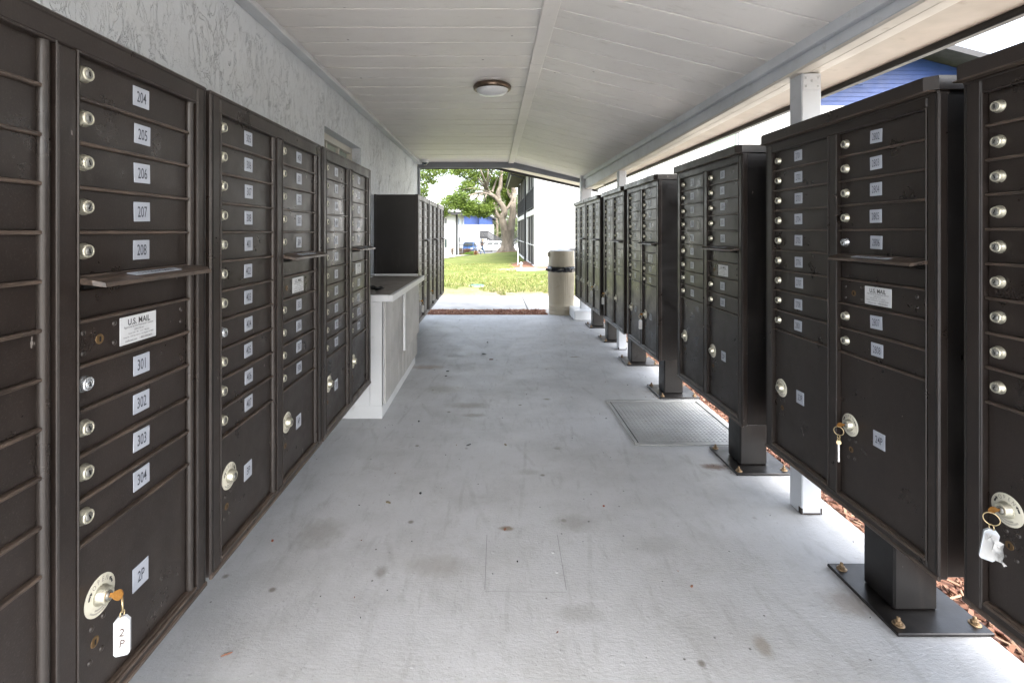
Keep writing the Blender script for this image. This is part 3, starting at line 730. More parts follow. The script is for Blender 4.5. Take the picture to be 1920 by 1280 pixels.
# ------------------------------------------------------------------ key rings hanging from parcel locks
def keyring(kind, yc, col, label, tagtxt='', style='tag', yaw=0, flip=0):
    rz = RL if kind == 'L' else RR; X = FX if kind == 'L' else GX
    a = COLS[col][0] + .004 + (.044 if kind == 'R' else .057); z = .562 if kind == 'L' else .606
    M = Matrix.Translation((X, yc, 0)) @ Matrix.Rotation(rz, 4, 'Z')
    t = thing('key_ring', label, 'keys', M @ Vector((a, -.003, z)), rz, 'keys hanging from the parcel door locks')
    K = Matrix.Rotation(R(18), 4, 'Y')
    m = MB(); m.box(-.0010, .0010, -.014, .0, -.0035, .0035, 0, 0, K)
    n = 22; th = .0012; vs = []
    for s in (-1, 1):
        for k in range(n):
            q = 2*math.pi*k/n; vs.append(K @ Vector((s*th, -.018 + .0098*math.cos(q), .0085*math.sin(q)*(1 + .12*math.cos(3*q)))))
    m.add(vs, [list(range(n)), list(range(n, 2*n))] + [[k, (k+1) % n, n+(k+1) % n, n+k] for k in range(n)])
    m.build('key', BRASS, t)
    rc = Vector((.003, -.024, -.018)); rr = .0135
    pts = [rc + Vector((rr*math.cos(q)*math.cos(.7), rr*math.cos(q)*math.sin(.7), rr*math.sin(q))) for q in [2*math.pi*i/24 for i in range(25)]]
    MB().tube(pts, .0011, 6, 0, False).build('ring', RING, t)
    rc2 = rc + Vector((0, 0, -.0185))
    m = MB(); pts = [rc2 + Vector((.0055*math.cos(q), 0, .0065*math.sin(q))) for q in [2*math.pi*i/14 for i in range(15)]]
    m.tube(pts, .0011, 6, 0, False); pts = [rc2 + Vector((0, .004*math.cos(q), -.009+.005*math.sin(q))) for q in [2*math.pi*i/14 for i in range(15)]]
    m.tube(pts, .0009, 6, 0, False); m.build('link', RING, t)
    T = Matrix.Translation(rc2 + Vector((0, 0, -.012))) @ Matrix.Rotation(yaw, 4, 'Z') @ Matrix.Rotation(R(flip), 4, 'Y')
    if style == 'tag':
        m = MB(); m.prism([(-.0125, 0), (-.0125, -.058), (-.009, -.062), (.009, -.062), (.0125, -.058), (.0125, 0), (.006, .008), (-.006, .008)], -.0035, .0035, 'y')
        m.v = [tuple(T @ Vector(v)) for v in m.v]
        o = m.build('tag', PLA, t)
        m = MB(); m.box(-.0100, .0100, -.0041, -.0036, -.056, -.002, 0, 0, T)
        if tagtxt:
            for i, ch in enumerate(tagtxt): m.text(ch, .020, .8, T @ Matrix.Translation((.001, -.0044, -.019-.020*i)) @ Matrix.Rotation(R(8), 4, 'Y'), 1, .012)
        for k in range(3): m.box(-.0085+.0025*k, -.0080+.0025*k, -.0044, -.0042, -.018, -.004, 2, 0, T)
        m.build('paper_slip', [PAPER, simple('pen_ink', (.07, .045, .04), .6), simple('print_grey', (.3, .3, .3), .6)], o)
    elif style == 'thin':
        m = MB(); m.lathe([(.0068, -.0012), (.0068, .0012)], 16, T @ Matrix.Translation((0, 0, -.006)) @ Matrix.Rotation(R(90), 4, 'X'))
        m.build('fob', RING, t); m = MB(); m.box(-.0026, .0026, -.0012, .0012, -.068, -.012, 0, .0006, T); m.build('spare_key', brushed('nickel_key', (.75, .76, .76), .3, .7), t)
    if style == 'tag' and flip:
        m = MB(); rnd = random.Random(8); g = 5; vs = []
        for j in range(g):
            for i in range(g):
                vs.append((.012+.026*i/(g-1)+.004*j/(g-1)*2+rnd.uniform(-.003, .003), -.036+rnd.uniform(-.008, .008), -.045-.045*j/(g-1)+rnd.uniform(-.003, .003)-.006*i/(g-1)))
        m.add(vs, [[j*g+i, j*g+i+1, (j+1)*g+i+1, (j+1)*g+i] for j in range(g-1) for i in range(g-1)])
        m.build('crumpled_paper', PAPER, t)
    return t
keyring('L', .41+W/2, 1, 'brass key on ring with clear tag in door 2P, nearest on the left', '2P', 'tag', R(-72))
keyring('R', 1.625, 1, 'brass key with small nickel key hanging from parcel door 24P', '', 'thin', R(60))
keyring('R', .779, 0, 'brass key with clear tag and crumpled paper on the nearest right mailbox', '', 'tag', R(55), 8)
keyring('R', 3.72, 1, 'key with white tag on the right parcel door of the mailbox behind the hatch', '', 'tag', R(75))
keyring('R', 4.595, 0, 'key with white tag sticking out at the left edge, beside the middle post', '', 'tag', R(75))
keyring('R', 5.535, 1, 'key and tag on the second farthest right mailbox unit', '', 'tag', R(60))
keyring('L', 4.955, 0, 'key and tag on the mailbox unit with the black end panel', '', 'tag', R(-60))
keyring('L', 5.755, 0, 'key and tag on the middle mailbox unit beyond the counter', '', 'tag', R(-60))

# ------------------------------------------------------------------ white counter between the left mailboxes
ct = thing('counter', 'white painted wood counter with grey board front standing between the left mailboxes', 'counter', (-.9, 3.8, 0))
def cb(mb, n, mt, p=None): return local(mb, ct).build(n, mt, p or ct)
m = MB(); m.box(-1.118, -.727, 3.19, 4.54, 0, .088, 0, .003); cb(m, 'plinth', WHITEP)
m = MB(); m.box(-1.118, -.725, 3.19, 4.545, .089, .775, 0, .002); m.box(-.80, -.7215, 3.166, 3.1895, .089, .774, 0, .002); m.box(-1.118, -.803, 3.172, 3.1895, .089, .774, 0, .002); cb(m, 'carcass', WHITEP)
m = MB(); y = 3.1895; rnd = random.Random(2)
m.box(-.7245, -.7215, 3.166, 3.21, .089, .774, 1)
ys = [3.21, 3.345, 3.50, 3.665, 3.83, 3.96, 4.09, 4.22, 4.35, 4.48, 4.545]
for a, c in zip(ys, ys[1:]):
    m.box(-.7248, -.7085+rnd.uniform(-.0015, .0015), a+.003, c-.003, .090, .772, 0, .003)
    m.box(-.7248, -.716, c-.003, c+.003, .092, .770, 1)
cb(m, 'front_boards', [GREYB, WHITEP])
m = MB(); m.box(-.7070, -.690, 3.83, 4.535, .295, .765, 0, .003); m.box(-.7068, -.6885, 3.812, 3.8298, .293, .767, 1, .002); cb(m, 'door_panel', [GREYB, WHITEP])
m = MB(); m.box(-1.118, -.668, 3.145, 4.548, .776, .8135); m.box(-.668, -.642, 3.12, 4.548, .774, .8165, 1, .002); m.box(-1.118, -.6685, 3.12, 3.1445, .774, .8165, 1, .002); m.box(-1.118, -1.10, 3.146, 4.548, .8145, .8300, 1, .002); m.box(-1.099, -.70, 4.52, 4.547, .8145, .832, 1, .002)
cb(m, 'counter_top', [CTOP, WHITEP])
# black cloth strap on the counter
m = MB(); rnd = random.Random(4); n = 16; vs = []
for i in range(n):
    u = i/(n-1); x = -1.07+.30*u; yy = 3.42+.05*math.sin(u*7)+.02*math.sin(u*17); hw = .018+.022*abs(math.sin(u*5.2+.4))
    for k in range(5):
        q = k/4-.5; vs.append((x+.01*math.sin(k+i), yy+2*hw*q, .8150+.012*abs(math.sin(u*9+k*1.3))*(1-abs(q))*2+.001))
m.add(vs, [[i*5+k, i*5+k+1, (i+1)*5+k+1, (i+1)*5+k] for i in range(n-1) for k in range(4)], 0, True)
m.tube([(-1.08, 3.47, .818), (-1.0, 3.5, .83), (-.93, 3.46, .82), (-.86, 3.49, .827), (-.80, 3.45, .818)], [.006, .012, .008, .014, .005], 8)
tag(m.build('strap_bag', simple('black_nylon', (.012, .012, .014), .55)), 'crumpled black nylon bag lying on the counter top', 'bag')

# ------------------------------------------------------------------ floor hatch
h = thing('floor_hatch', 'grey diamond plate access hatch set flush in the painted floor', 'hatch', (1.15, 3.15, 0))
def hb(mb, n, mt): return local(mb, h).build(n, mt, h)
m = MB(); x0, x1, y0, y1 = .812, 1.472, 2.785, 3.53
for a, c, d, e in ((x0, x1, y0, y0+.028), (x0, x1, y1-.028, y1), (x0, x0+.022, y0+.0282, y1-.0282), (x1-.022, x1, y0+.0282, y1-.0282)): m.box(a, c, d, e, .0005, .009, 0, .003)
HM = paint('painted_hatch_metal', (.27, .275, .27), .42, .15, 6, .15, 60, dirt=(.24, .21, .17))
hb(m, 'hatch_frame', HM)
m = MB(); m.box(x0+.0225, x1-.0225, y0+.0285, y1-.0285, .0006, .0016); hb(m, 'hatch_gap', VOID)
m = MB(); a0, a1, b0, b1 = x0+.0295, x1-.029, y0+.035, y1-.036
m.box(a0, a1, b0, b1, .0018, .0065, 0, .001)
i = 0; yy = b0+.014
while yy < b1-.01:
    xx = a0+.014 + (.0125 if i % 2 else 0)
    while xx < a1-.01:
        T = Matrix.Translation((xx, yy, .0062)) @ Matrix.Rotation(R(45 if (i % 2) else -45), 4, 'Z')
        m.add([T @ Vector(p) for p in ((-.0095, 0, 0), (0, -.0028, 0), (.0095, 0, 0), (0, .0028, 0), (-.003, 0, .0030), (.003, 0, .0030))], [[0,1,4],[1,5,4],[1,2,5],[2,3,5],[3,4,5],[3,0,4]])
        xx += .025
    yy += .0125; i += 1
m.v = m.v; hb(m, 'tread_plate', HM)

# ------------------------------------------------------------------ ceiling lamp, dome camera
l = thing('ceiling_lamp', 'round flush ceiling lamp with bronze ring and frosted glass bowl', 'lamp', (-.008, 3.42, HC))
MB().lathe([(.05, -.001), (.118, -.001), (.130, -.008), (.134, -.020), (.130, -.034), (.119, -.040), (.112, -.037)], 48, None).build('ring', NICK, l)
MB().lathe([(.1125, -.036), (.106, -.048), (.088, -.062), (.060, -.073), (.030, -.079), (.001, -.081)], 48, None, 0, True, False).build('bowl', simple('frosted_glass', (.66, .68, .70), .25), l)
l = thing('dome_camera', 'small white dome camera under the ceiling at the far left end', 'camera', (-.98, 6.98, HC))
MB().lathe([(.058, -.001), (.060, -.02), (.056, -.034), (.046, -.040)], 24).build('housing', WHITEP, l)
MB().lathe([(.046, -.038), (.040, -.056), (.026, -.070), (.001, -.076)], 24, None, 0, True, False).build('dome', DGLASS, l)

# ------------------------------------------------------------------ trash can
tx, ty = 1.02, 7.33
t = thing('trash_can', 'tan ribbed plastic trash can with tall hood and black bag rim at the far end', 'trash can', (tx, ty, -.012))
TAN = paint('tan_plastic', (.42, .375, .285), .5, .06, 3, .08, 80, dirt=(.27, .22, .15))
prof = [(.176, 0), (.184, .012), (.186, .055), (.183, .062), (.187, .068), (.189, .105), (.186, .112), (.190, .118), (.192, .150), (.189, .157), (.190, .18)]
n0 = len(prof); prof += [(.190+.012*k/8, .18+.44*k/8) for k in range(1, 9)] + [(.203, .655)]
MB().lathe(prof, 192, None, 0, True, True, lambda r, z, th, i: r - (.0045 if (int(th/(2*math.pi)*192) % 4 < 2) else 0) if n0 <= i < len(prof)-2 else r).build('body', TAN, t)
def bagr(r, z, th, i): return r + .0035*math.sin(th*13+i) + .0025*math.sin(th*29+2*i)
MB().lathe([(.198, .64), (.207, .645), (.211, .68), (.206, .715), (.19, .722)], 96, None, 0, True, False, bagr).tube([(-.20, -.05, .67), (-.235, -.07, .675), (-.245, -.06, .66)], [.02, .016, .004], 8).build('bag', simple('black_bag', (.012, .012, .014), .25), t)
m = MB(); m.lathe([(.192, .718), (.199, .722), (.197, .75), (.188, .92), (.189, .945), (.182, .955), (.168, .950)], 64)
m.lathe([(.17, .949), (.12, .965), (.06, .976), (.03, .985), (.001, .986)], 48, None, 1, True, False)
hd = m.build('hood', [TAN, paint('pale_lid', (.62, .64, .66), .45, .05)], t)
m = MB(); m.box(-.205, -.150, -.07, .07, .86, .935, 0, .01); m.build('opening_shield', TAN, hd)

# ------------------------------------------------------------------ floor litter
def litter():
    rnd = random.Random(9); m = MB()
    big = [(879, 834, .034, .005, 40, 0), (788, 925, .012, .010, 10, 0), (785, 790, .012, .010, 0, 0), (948, 834, .022, .008, 120, 1), (728, 942, .03, .008, 150, 1),
           (908, 664, .06, .012, -35, 0), (921, 674, .05, .010, 5, 2), (914, 642, .018, .010, 100, 0), (1132, 949, .009, .006, 20, 3), (511, 1014, .010, .006, 60, 3), (1297, 1100, .013, .004, 10, 2),
           (425, 1227, .03, .0015, 30, 2), (836, 705, .02, .008, 0, 0), (839, 696, .03, .01, 10, 0), (947, 993, .014, .007, 30, 2), (970, 1053, .006, .003, -20, 0), (1700, 1183, .03, .003, -30, 2)]
    for px, py, l, b, a, mt in big:
        x, y = fp(px, py); T = Matrix.Translation((x, y, .002)) @ Matrix.Rotation(R(a), 4, 'Z')
        n = 7; top = []; 
        for k in range(n):
            q = 2*math.pi*k/n; top.append((l*.5*math.cos(q)*rnd.uniform(.75, 1.15), b*.5*math.sin(q)*rnd.uniform(.6, 1.4)*1.6))
        m.add([T @ Vector((p[0], p[1], -.0015)) for p in top] + [T @ Vector((p[0], p[1], rnd.uniform(.001, .004))) for p in top], [list(range(n)), list(range(n, 2*n))] + [[k, (k+1) % n, n+(k+1) % n, n+k] for k in range(n)], mt)
    for _ in range(110):
        y = .9+6.2*rnd.random()**1.2; x = rnd.uniform(-.68, 1.42)
        if rnd.random() < .5: x = rnd.choice((rnd.gauss(-.62, .08), rnd.gauss(1.3, .12)))
        if x < -.69 or x > 1.44 or (.8 < x and 2.75 < y < 3.56) or (y > 3.1 and x < -.62): continue
        s = rnd.uniform(.0008, .0024); T = Matrix.Translation((x, y, .0012)) @ Matrix.Rotation(rnd.uniform(0, 6), 4, 'Z')
        m.box(-s*rnd.uniform(1, 4), s, -s*.5, s*.5, -.001, .0015, rnd.choice((0, 0, 2)), 0, T)
    stuff(m.build('floor_litter', [simple('litter_black', (.012, .012, .012), .6), simple('litter_leaf', (.20, .17, .11), .7), simple('litter_bark', (.16, .07, .04), .8), simple('litter_orange', (.25, .07, .03), .6)]), 'small scraps, leaf bits and grit scattered on the painted floor', 'litter')
litter()
m = MB()
GR = simple('floor_seam', (.22, .22, .22), .8)
def line(a, b, wdt):
    p = Vector((*fp(*a), 0)); q = Vector((*fp(*b), 0)); d = (q-p).normalized(); nn = Vector((-d.y, d.x, 0))*wdt
    m.add([p-nn+Vector((0,0,.0006)), p+nn+Vector((0,0,.0006)), q+nn+Vector((0,0,.0006)), q-nn+Vector((0,0,.0006))], [[0,1,2,3]])
line((913, 1002), (909, 1105), .0009); line((1045, 1002), (1062, 1106), .0009); line((909, 1108), (1062, 1110), .0006)
for a in (fp(924, 1035), fp(1037, 1035), fp(1044, 1072)):
    m.lathe([(.0065, 0), (.005, .0015), (.002, .002)], 12, Matrix.Translation((a[0], a[1], 0)), 1)
struct(m.build('floor_patch', [GR, FLOOR], fix=False))

# ================================================================== beyond the shelter
def wp(px, py, Y): return Vector(((px-925)*Y/F, Y, EYE - (py-435)*Y/F))
def leaf_mat(name, cols):
    t = NT(name); g = t.n('ShaderNodeNewGeometry')
    n = len(cols); c = t.ramp(g.outputs['Random Per Island'], [(i/(n-1), k) for i, k in enumerate(cols)])
    c = t.mix(.35, c, t.ramp(t.noise(t.pos(), .7, 3), [(.35, cols[0]), (.65, cols[-1])]))
    t.set(c, .55, 0, .3)
    tr = t.n('ShaderNodeBsdfTranslucent'); t.l(c, tr.inputs[0]); mx = t.n('ShaderNodeMixShader'); mx.inputs[0].default_value = .35
    out = [n for n in t.t.nodes if n.type == 'OUTPUT_MATERIAL'][0]
    t.l(t.b.outputs[0], mx.inputs[1]); t.l(tr.outputs[0], mx.inputs[2]); t.l(mx.outputs[0], out.inputs[0]); return t.m
LEAF = leaf_mat('oak_leaves', [(.045, .08, .012), (.09, .145, .022), (.16, .215, .04)])
LEAFP = leaf_mat('pale_leaves', [(.11, .16, .06), (.17, .21, .09), (.22, .25, .13)])
def bark_mat(name, a, b):
    t = NT(name); p = t.pos(scale=(1, 1, .3)); c = t.ramp(t.noise(p, 5, 6, .7), [(.3, a), (.7, b)])
    c = t.mix(t.ramp(t.noise(t.pos(), 1.2, 4), [(.5, 0), (.7, .6)]), c, tuple(min(1, x*1.5) for x in b))
    t.bump(t.noise(p, 14, 5, .7), .9, .06); return t.set(c, .85)
BARK = bark_mat('oak_bark', (.07, .058, .044), (.17, .145, .115))
def leaves(rnd, blobs, n, size, mb=None):
    """leaf cards gathered in twig clusters spread through the given ellipsoids (centre, radii, weight)"""
    m = mb or MB(); tot = sum(b[2] for b in blobs)
    for c, r, wgt in blobs:
        k = int(n*wgt/tot/26)
        for _ in range(k):
            while True:
                q = Vector((rnd.uniform(-1, 1), rnd.uniform(-1, 1), rnd.uniform(-1, 1)))
                if .15 < q.length < 1 and noise.noise((q*2.2)+c*.3) > -.22: break
            cc = c + Vector((q.x*r[0], q.y*r[1], q.z*r[2])); cr = rnd.uniform(.14, .34)*min(1, max(r)*.9)
            for _ in range(26):
                p = cc + Vector((rnd.gauss(0, cr), rnd.gauss(0, cr), rnd.gauss(0, cr*.6)))
                d = Vector((rnd.gauss(0, 1), rnd.gauss(0, 1), rnd.gauss(0, .7))).normalized(); u = d.cross(Vector((rnd.gauss(0, 1), rnd.gauss(0, 1), rnd.gauss(0, 1)))).normalized()
                s = size*rnd.uniform(.6, 1.35)
                m.add([p-d*s, p+u*s*.42, p+d*s, p-u*s*.42], [[0,1,2,3]])
    return m
# the big oak
TY = 40.0
oak = thing('oak_tree', 'big oak with pale gnarled forked trunk on the mulch mound beyond the lawn', 'tree', wp(952, 474, TY))
rnd = random.Random(21)
def Q(px, py, dy=0): return wp(px, py, TY+dy) 
def limb(m, pts, r0, r1, seg=12, wob=.22, seed=0):
    P_ = [Q(*p) for p in pts]; out = []
    for i in range(len(P_)-1):
        p0, p1, p2, p3 = P_[max(0, i-1)], P_[i], P_[i+1], P_[min(len(P_)-1, i+2)]
        for k in range(5):
            t = k/5; out.append(.5*((2*p1) + (p2-p0)*t + (2*p0-5*p1+4*p2-p3)*t*t + (3*p1-p0-3*p2+p3)*t**3))
    out.append(P_[-1]); n = len(out)
    m.tube(out, [r0+(r1-r0)*(i/(n-1))**.8 for i in range(n)], seg, 0, True, True, 0, wob, seed)
m = MB()
P_ = [Q(951, 478), Q(951, 474), Q(951, 468), Q(951.5, 460), Q(952, 450), Q(951.5, 440), Q(951, 432)]
m.tube(P_, [.92, .74, .58, .53, .50, .52, .50], 20, 0, True, True, 0, .25, 3)
for k in range(7):
    a = 2*math.pi*k/7+.3; b = P_[1]; m.tube([b+Vector((math.cos(a)*.3, math.sin(a)*.3, .55)), b+Vector((math.cos(a)*.62, math.sin(a)*.6, .14)), b+Vector((math.cos(a)*1.05, math.sin(a)*1.0, -.16))], [.22, .17, .05], 8, 0, True, True, 0, .2, k)
limb(m, [(949, 446), (946, 428), (941, 410), (946, 398), (942, 386), (936, 378), (934, 362), (938, 350), (939, 330), (943, 300, 1), (946, 270, 2)], .38, .10, 14, .22, 5)      # left fork
limb(m, [(954, 446), (958, 425), (961, 405), (962, 385), (964, 365, 1), (961, 345, 1), (957, 320, 2), (960, 290, 3)], .36, .12, 14, .22, 8)                                      # right fork
limb(m, [(947, 420), (940, 412), (932, 402), (928, 392), (926, 380)], .26, .10, 10, .2, 9)
limb(m, [(938, 378), (928, 370), (918, 362), (912, 352), (908, 340), (903, 325)], .24, .08, 10, .2, 11)
limb(m, [(927, 370), (912, 363, -1), (898, 362, -1), (886, 365, -2), (870, 372, -2), (852, 380, -2), (836, 388, -2)], .13, .035, 8, .2, 12)
limb(m, [(898, 362, -1), (893, 373, -1), (886, 385, -2)], .07, .03, 6, .2, 13)
limb(m, [(961, 372, 1), (950, 352, 2), (956, 330, 3), (966, 315, 3)], .22, .09, 8, .2, 14)
limb(m, [(940, 395), (951, 391), (958, 380), (963, 372)], .16, .09, 8, .2, 15)
for a in ((900, 340), (880, 325), (860, 330), (915, 310), (890, 300), (930, 300), (960, 300), (850, 362), (870, 398), (905, 400)):
    limb(m, [(915+rnd.uniform(-8, 8), 360), ((915+a[0])/2, (352+a[1])/2-4, rnd.uniform(-2, 2)), (a[0], a[1], rnd.uniform(-3, 3))], .10, .02, 6, .2, a[0])
def tl(mb, t): return local(mb, t)
tl(m, oak).build('trunk', BARK, oak)
def B(px, py, rx, rz, dy=0, ry=None, wgt=1): return (Q(px, py, dy), (rx*TY/F, (ry or rx)*TY/F, rz*TY/F), wgt)
blobs = [B(845, 383, 21, 14, -2), B(862, 372, 18, 12, -2), B(828, 398, 10, 8, -2, None, .4), B(880, 352, 20, 14, -1), B(888, 388, 16, 13, -2), B(880, 397, 12, 8, -2, None, .6), B(905, 395, 16, 13, -1), B(918, 388, 13, 12, 0),
         B(895, 335, 26, 16), B(915, 322, 26, 16), B(872, 318, 24, 14, -1), B(857, 322, 12, 9, -1, None, .35), B(930, 345, 14, 14, 2), B(925, 372, 14, 10, 2), B(952, 358, 14, 18, 2), B(957, 380, 10, 12, 2), B(950, 335, 14, 16, 2), B(938, 402, 10, 8, 3, None, .3),
         B(900, 290, 45, 22, 0, 45, 2.2), B(850, 285, 35, 20, 0, 40, 1.2), B(945, 285, 40, 25, 1, 45, 2.2), B(920, 250, 60, 30, 1, 60, 2.4), B(985, 300, 30, 20, 3, 40, 1), B(868, 385, 10, 6, -2, None, .3)]
tl(leaves(rnd, blobs, 50000, .085), oak).build('crown', LEAF, oak, fix=False)
# tree whose outer branches reach into the upper left of the opening
t2 = thing('oak_tree', 'leafy tree behind the stucco wall with branches hanging into the upper left', 'tree', (-6.0, 19, gh(-6, 19)))
rnd = random.Random(5); m = MB()
m.tube([(-6, 19, -.3), (-5.9, 19, 1.5), (-6.1, 19, 3.0)], [.36, .28, .24], 14, 0, True, True, 0, .2, 2)
for i, e in enumerate(((-3.4, 18.6, 4.2), (-2.5, 19.2, 3.9), (-2.9, 18.8, 3.2), (-7.8, 19.6, 5), (-6.2, 17.5, 5.4), (-5, 20.5, 5.5))):
    e = Vector(e); s = Vector((-6.1, 19, 2.9)); md = (s+e)/2+Vector((0, 0, .5)); m.tube([s, (s+md)/2+Vector((0, 0, .15)), md, e], [.14, .10, .06, .02], 8, 0, True, True, 0, .2, i)
tl(m, t2).build('trunk', BARK, t2)
c19 = lambda px, py: wp(px, py, 19)
bl = [(c19(800, 322), (.55, .6, .28), 1.5), (c19(822, 318), (.45, .5, .22), 1.0), (c19(792, 345), (.25, .4, .35), .8), (c19(795, 362), (.2, .3, .22), .5), (c19(808, 337), (.28, .3, .16), .5), (c19(838, 322), (.2, .3, .12), .22),
      (Vector((-5.8, 19, 4.8)), (2.6, 2.4, 1.5), 8), (Vector((-3.6, 19, 4.3)), (1.3, 1.5, .8), 3)]
tl(leaves(rnd, bl, 13000, .045), t2).build('crown', LEAF, t2, fix=False)
# pale trees in the far background
def far_tree(x, y, hgt, wd, seed, label):
    g = gh(x, y); t = thing('background_tree', label, 'tree', (x, y, g), 0, 'pale trees behind the parking lot')
    rnd = random.Random(seed); m = MB(); m.tube([(x, y, g-.3), (x+.1, y, g+hgt*.3), (x-.2, y, g+hgt*.6)], [.32, .25, .14], 10, 0, True, True, 0, .2, seed)
    for k in range(5):
        a = k*1.3; m.tube([(x, y, g+hgt*(.28+.05*k)), (x+math.cos(a)*wd*.25, y+math.sin(a)*wd*.25, g+hgt*(.45+.05*k)), (x+math.cos(a)*wd*.42, y+math.sin(a)*wd*.4, g+hgt*(.6+.06*k))], [.13, .09, .03], 6)
    tl(m, t).build('trunk', BARK, t)
    bl = [(Vector((x+rnd.uniform(-.36, .36)*wd, y+rnd.uniform(-.3, .3)*wd, g+hgt*rnd.uniform(.18, .85))), (wd*.28, wd*.28, hgt*.14), 1) for _ in range(9)]
    tl(leaves(rnd, bl, 13000, .17), t).build('crown', LEAFP, t, fix=False)
for i, (x, y, hh, wd, lb) in enumerate(((.6, 93, 14, 5, 'pale green tree rising between the blue gabled building and the oak'), (4.9, 92, 13, 6, 'pale green tree behind the oak trunk, right of its fork'), (-9, 112, 13, 10, 'pale tree mostly hidden behind the blue gabled building'),
                                        (2.2, 120, 17, 11, 'tallest pale tree far behind the oak trunk'), (10.5, 106, 14, 10, 'pale tree hidden behind the screened balconies'), (-24, 100, 12, 12, 'pale tree far off behind the left white building'), (-42, 110, 13, 14, 'leftmost pale tree far beyond the stucco wall'))):
    far_tree(x, y, hh, wd, 40+i, lb)

# ---- buildings
WB = NT('white_painted_brick'); bt = WB.n('ShaderNodeTexBrick'); mp = WB.pos()
sx = WB.n('ShaderNodeSeparateXYZ'); WB.l(mp, sx.inputs[0]); cx = WB.n('ShaderNodeCombineXYZ'); WB.l(WB.math('ADD', sx.outputs[0], sx.outputs[1]), cx.inputs[0]); WB.l(sx.outputs[2], cx.inputs[1])
WB.l(cx.outputs[0], bt.inputs[0]); bt.inputs['Scale'].default_value = 2.5; bt.inputs['Mortar Size'].default_value = .012; bt.inputs['Color1'].default_value = (1, 1, 1, 1); bt.inputs['Color2'].default_value = (.9, .9, .9, 1); bt.inputs['Mortar'].default_value = (0, 0, 0, 1)
WB.bump(WB.math('ADD', bt.outputs[0], WB.noise(mp, 9, 5)), .5, .012); WB.set(WB.ramp(WB.noise(mp, 1.2, 5), [(.3, (.42, .43, .44)), (.7, (.50, .50, .50))]), .65)
WBRK = WB.m
BLUE = paint('blue_siding', (.011, .036, .145), .5, .12, 2, .1, 30)
SHING = paint('grey_shingles', (.34, .34, .34), .8, .2, 3, .4, 25)
DSHING = paint('dark_shingles', (.02, .02, .024), .8, .3, 3, .4, 25)
SCREEN = paint('insect_screen', (.05, .044, .038), .6, .15, 1.5, .05, 60)
RAIL = simple('charcoal_rail', (.014, .015, .017), .7)
WHT = simple('white_trim', (.5, .5, .5), .5)

ap = thing('apartment_building', 'white painted brick apartment block with screened balconies and blue gable, right of the lawn', 'building', (10, 30, -.4))
def ab(mb, n, mt, p=None): return local(mb, ap).build(n, mt, p or ap)
X0 = 1.89; YF, YB = 22.4, 37.6; XR = 36.0; ZE = 4.85; XRG = 19.0; SL = .262
zr = lambda x: ZE + SL*(min(x, 2*XRG-x)-X0)
m = MB()
# gable wall with a real window opening (upper window seen over the mailboxes)
wx0, wx1, wz0_, wz1_ = 9.75, 11.30, 5.02, 6.5
ZS = 7.02
def wallq(a, c, d, e): m.box(a, c, YF, YF+.25, d, e)
wallq(X0, wx0, -.9, ZE); wallq(wx0, wx1, -.9, ZE); wallq(wx1, XR, -.9, ZE)
def strip(x0, x1, f0, zt):
    m.prism([(x0, f0), (x1, f0), (x1, min(zt, zr(x1))), (x0, min(zt, zr(x0)))], YF, YF+.25, 'y')
xs_ = X0+(ZS-ZE)/SL
m.prism([(X0, ZE+.001), (wx0, ZE+.001), (wx0, zr(wx0))], YF, YF+.25, 'y')
m.box(wx0, wx1, YF, YF+.25, ZE+.001, wz0_); m.box(wx0, wx1, YF, YF+.25, wz1_, zr(wx0))
m.prism([(wx1, ZE+.001), (XR, ZE+.001), (XR-(ZS-ZE)/SL*0-.01, ZE+.002), (2*XRG-xs_, ZS), (wx1, ZS)], YF, YF+.25, 'y')
m.box(XR-.25, XR, YF+.25, YB, -1, ZE); m.box(X0, XR, YB-.25, YB, -1, ZE)
ab(m, 'wall', WBRK)
m = MB(); k = 0; z = ZS
while z < zr(XRG)-.2:
    z1 = z+.20; xa = X0+(z-ZE)/SL; xb = 2*XRG-xa; ya = X0+(z1-ZE)/SL; yb = 2*XRG-ya
    if yb-ya > .5:
        vs = [(xa, YF-.028, z), (xb, YF-.028, z), (yb, YF-.006, z1), (ya, YF-.006, z1), (xa, YF+.2, z), (xb, YF+.2, z), (yb, YF+.2, z1), (ya, YF+.2, z1)]
        m.add(vs, [[0,1,2,3],[4,5,6,7],[0,1,5,4],[3,2,6,7],[0,3,7,4],[1,2,6,5]])
    z = z1
ab(m, 'siding', BLUE)
m = MB(); m.box(16.1, 16.95, YF-.05, YF-.028, 7.95, 8.35, 0, .01); m.box(16.2, 16.85, YF-.06, YF-.051, 8.05, 8.27, 1); ab(m, 'gable_vent', [BLUE, RAIL])
m = MB()
for (a, c, d, e) in ((wx0, wx1, wz1_-.07, wz1_), (wx0, wx1, wz0_, wz0_+.07), (wx0, wx0+.06, wz0_+.07, wz1_-.07), (wx1-.12, wx1, wz0_+.07, wz1_-.07)): m.box(a, c, YF+.06, YF+.14, d, e)
m.box(wx0-.05, wx1+.05, YF-.05, YF+.05, wz0_-.10, wz0_-.002, 0)
wn_ = ab(m, 'window', DGREY); m = MB(); m.box(wx0+.061, wx1-.121, YF+.09, YF+.10, wz0_+.07, wz1_-.07); ab(m, 'pane', simple('green_reflection_glass', (.16, .24, .18), .15), wn_)  # green reflection put into the pane colour
m = MB()
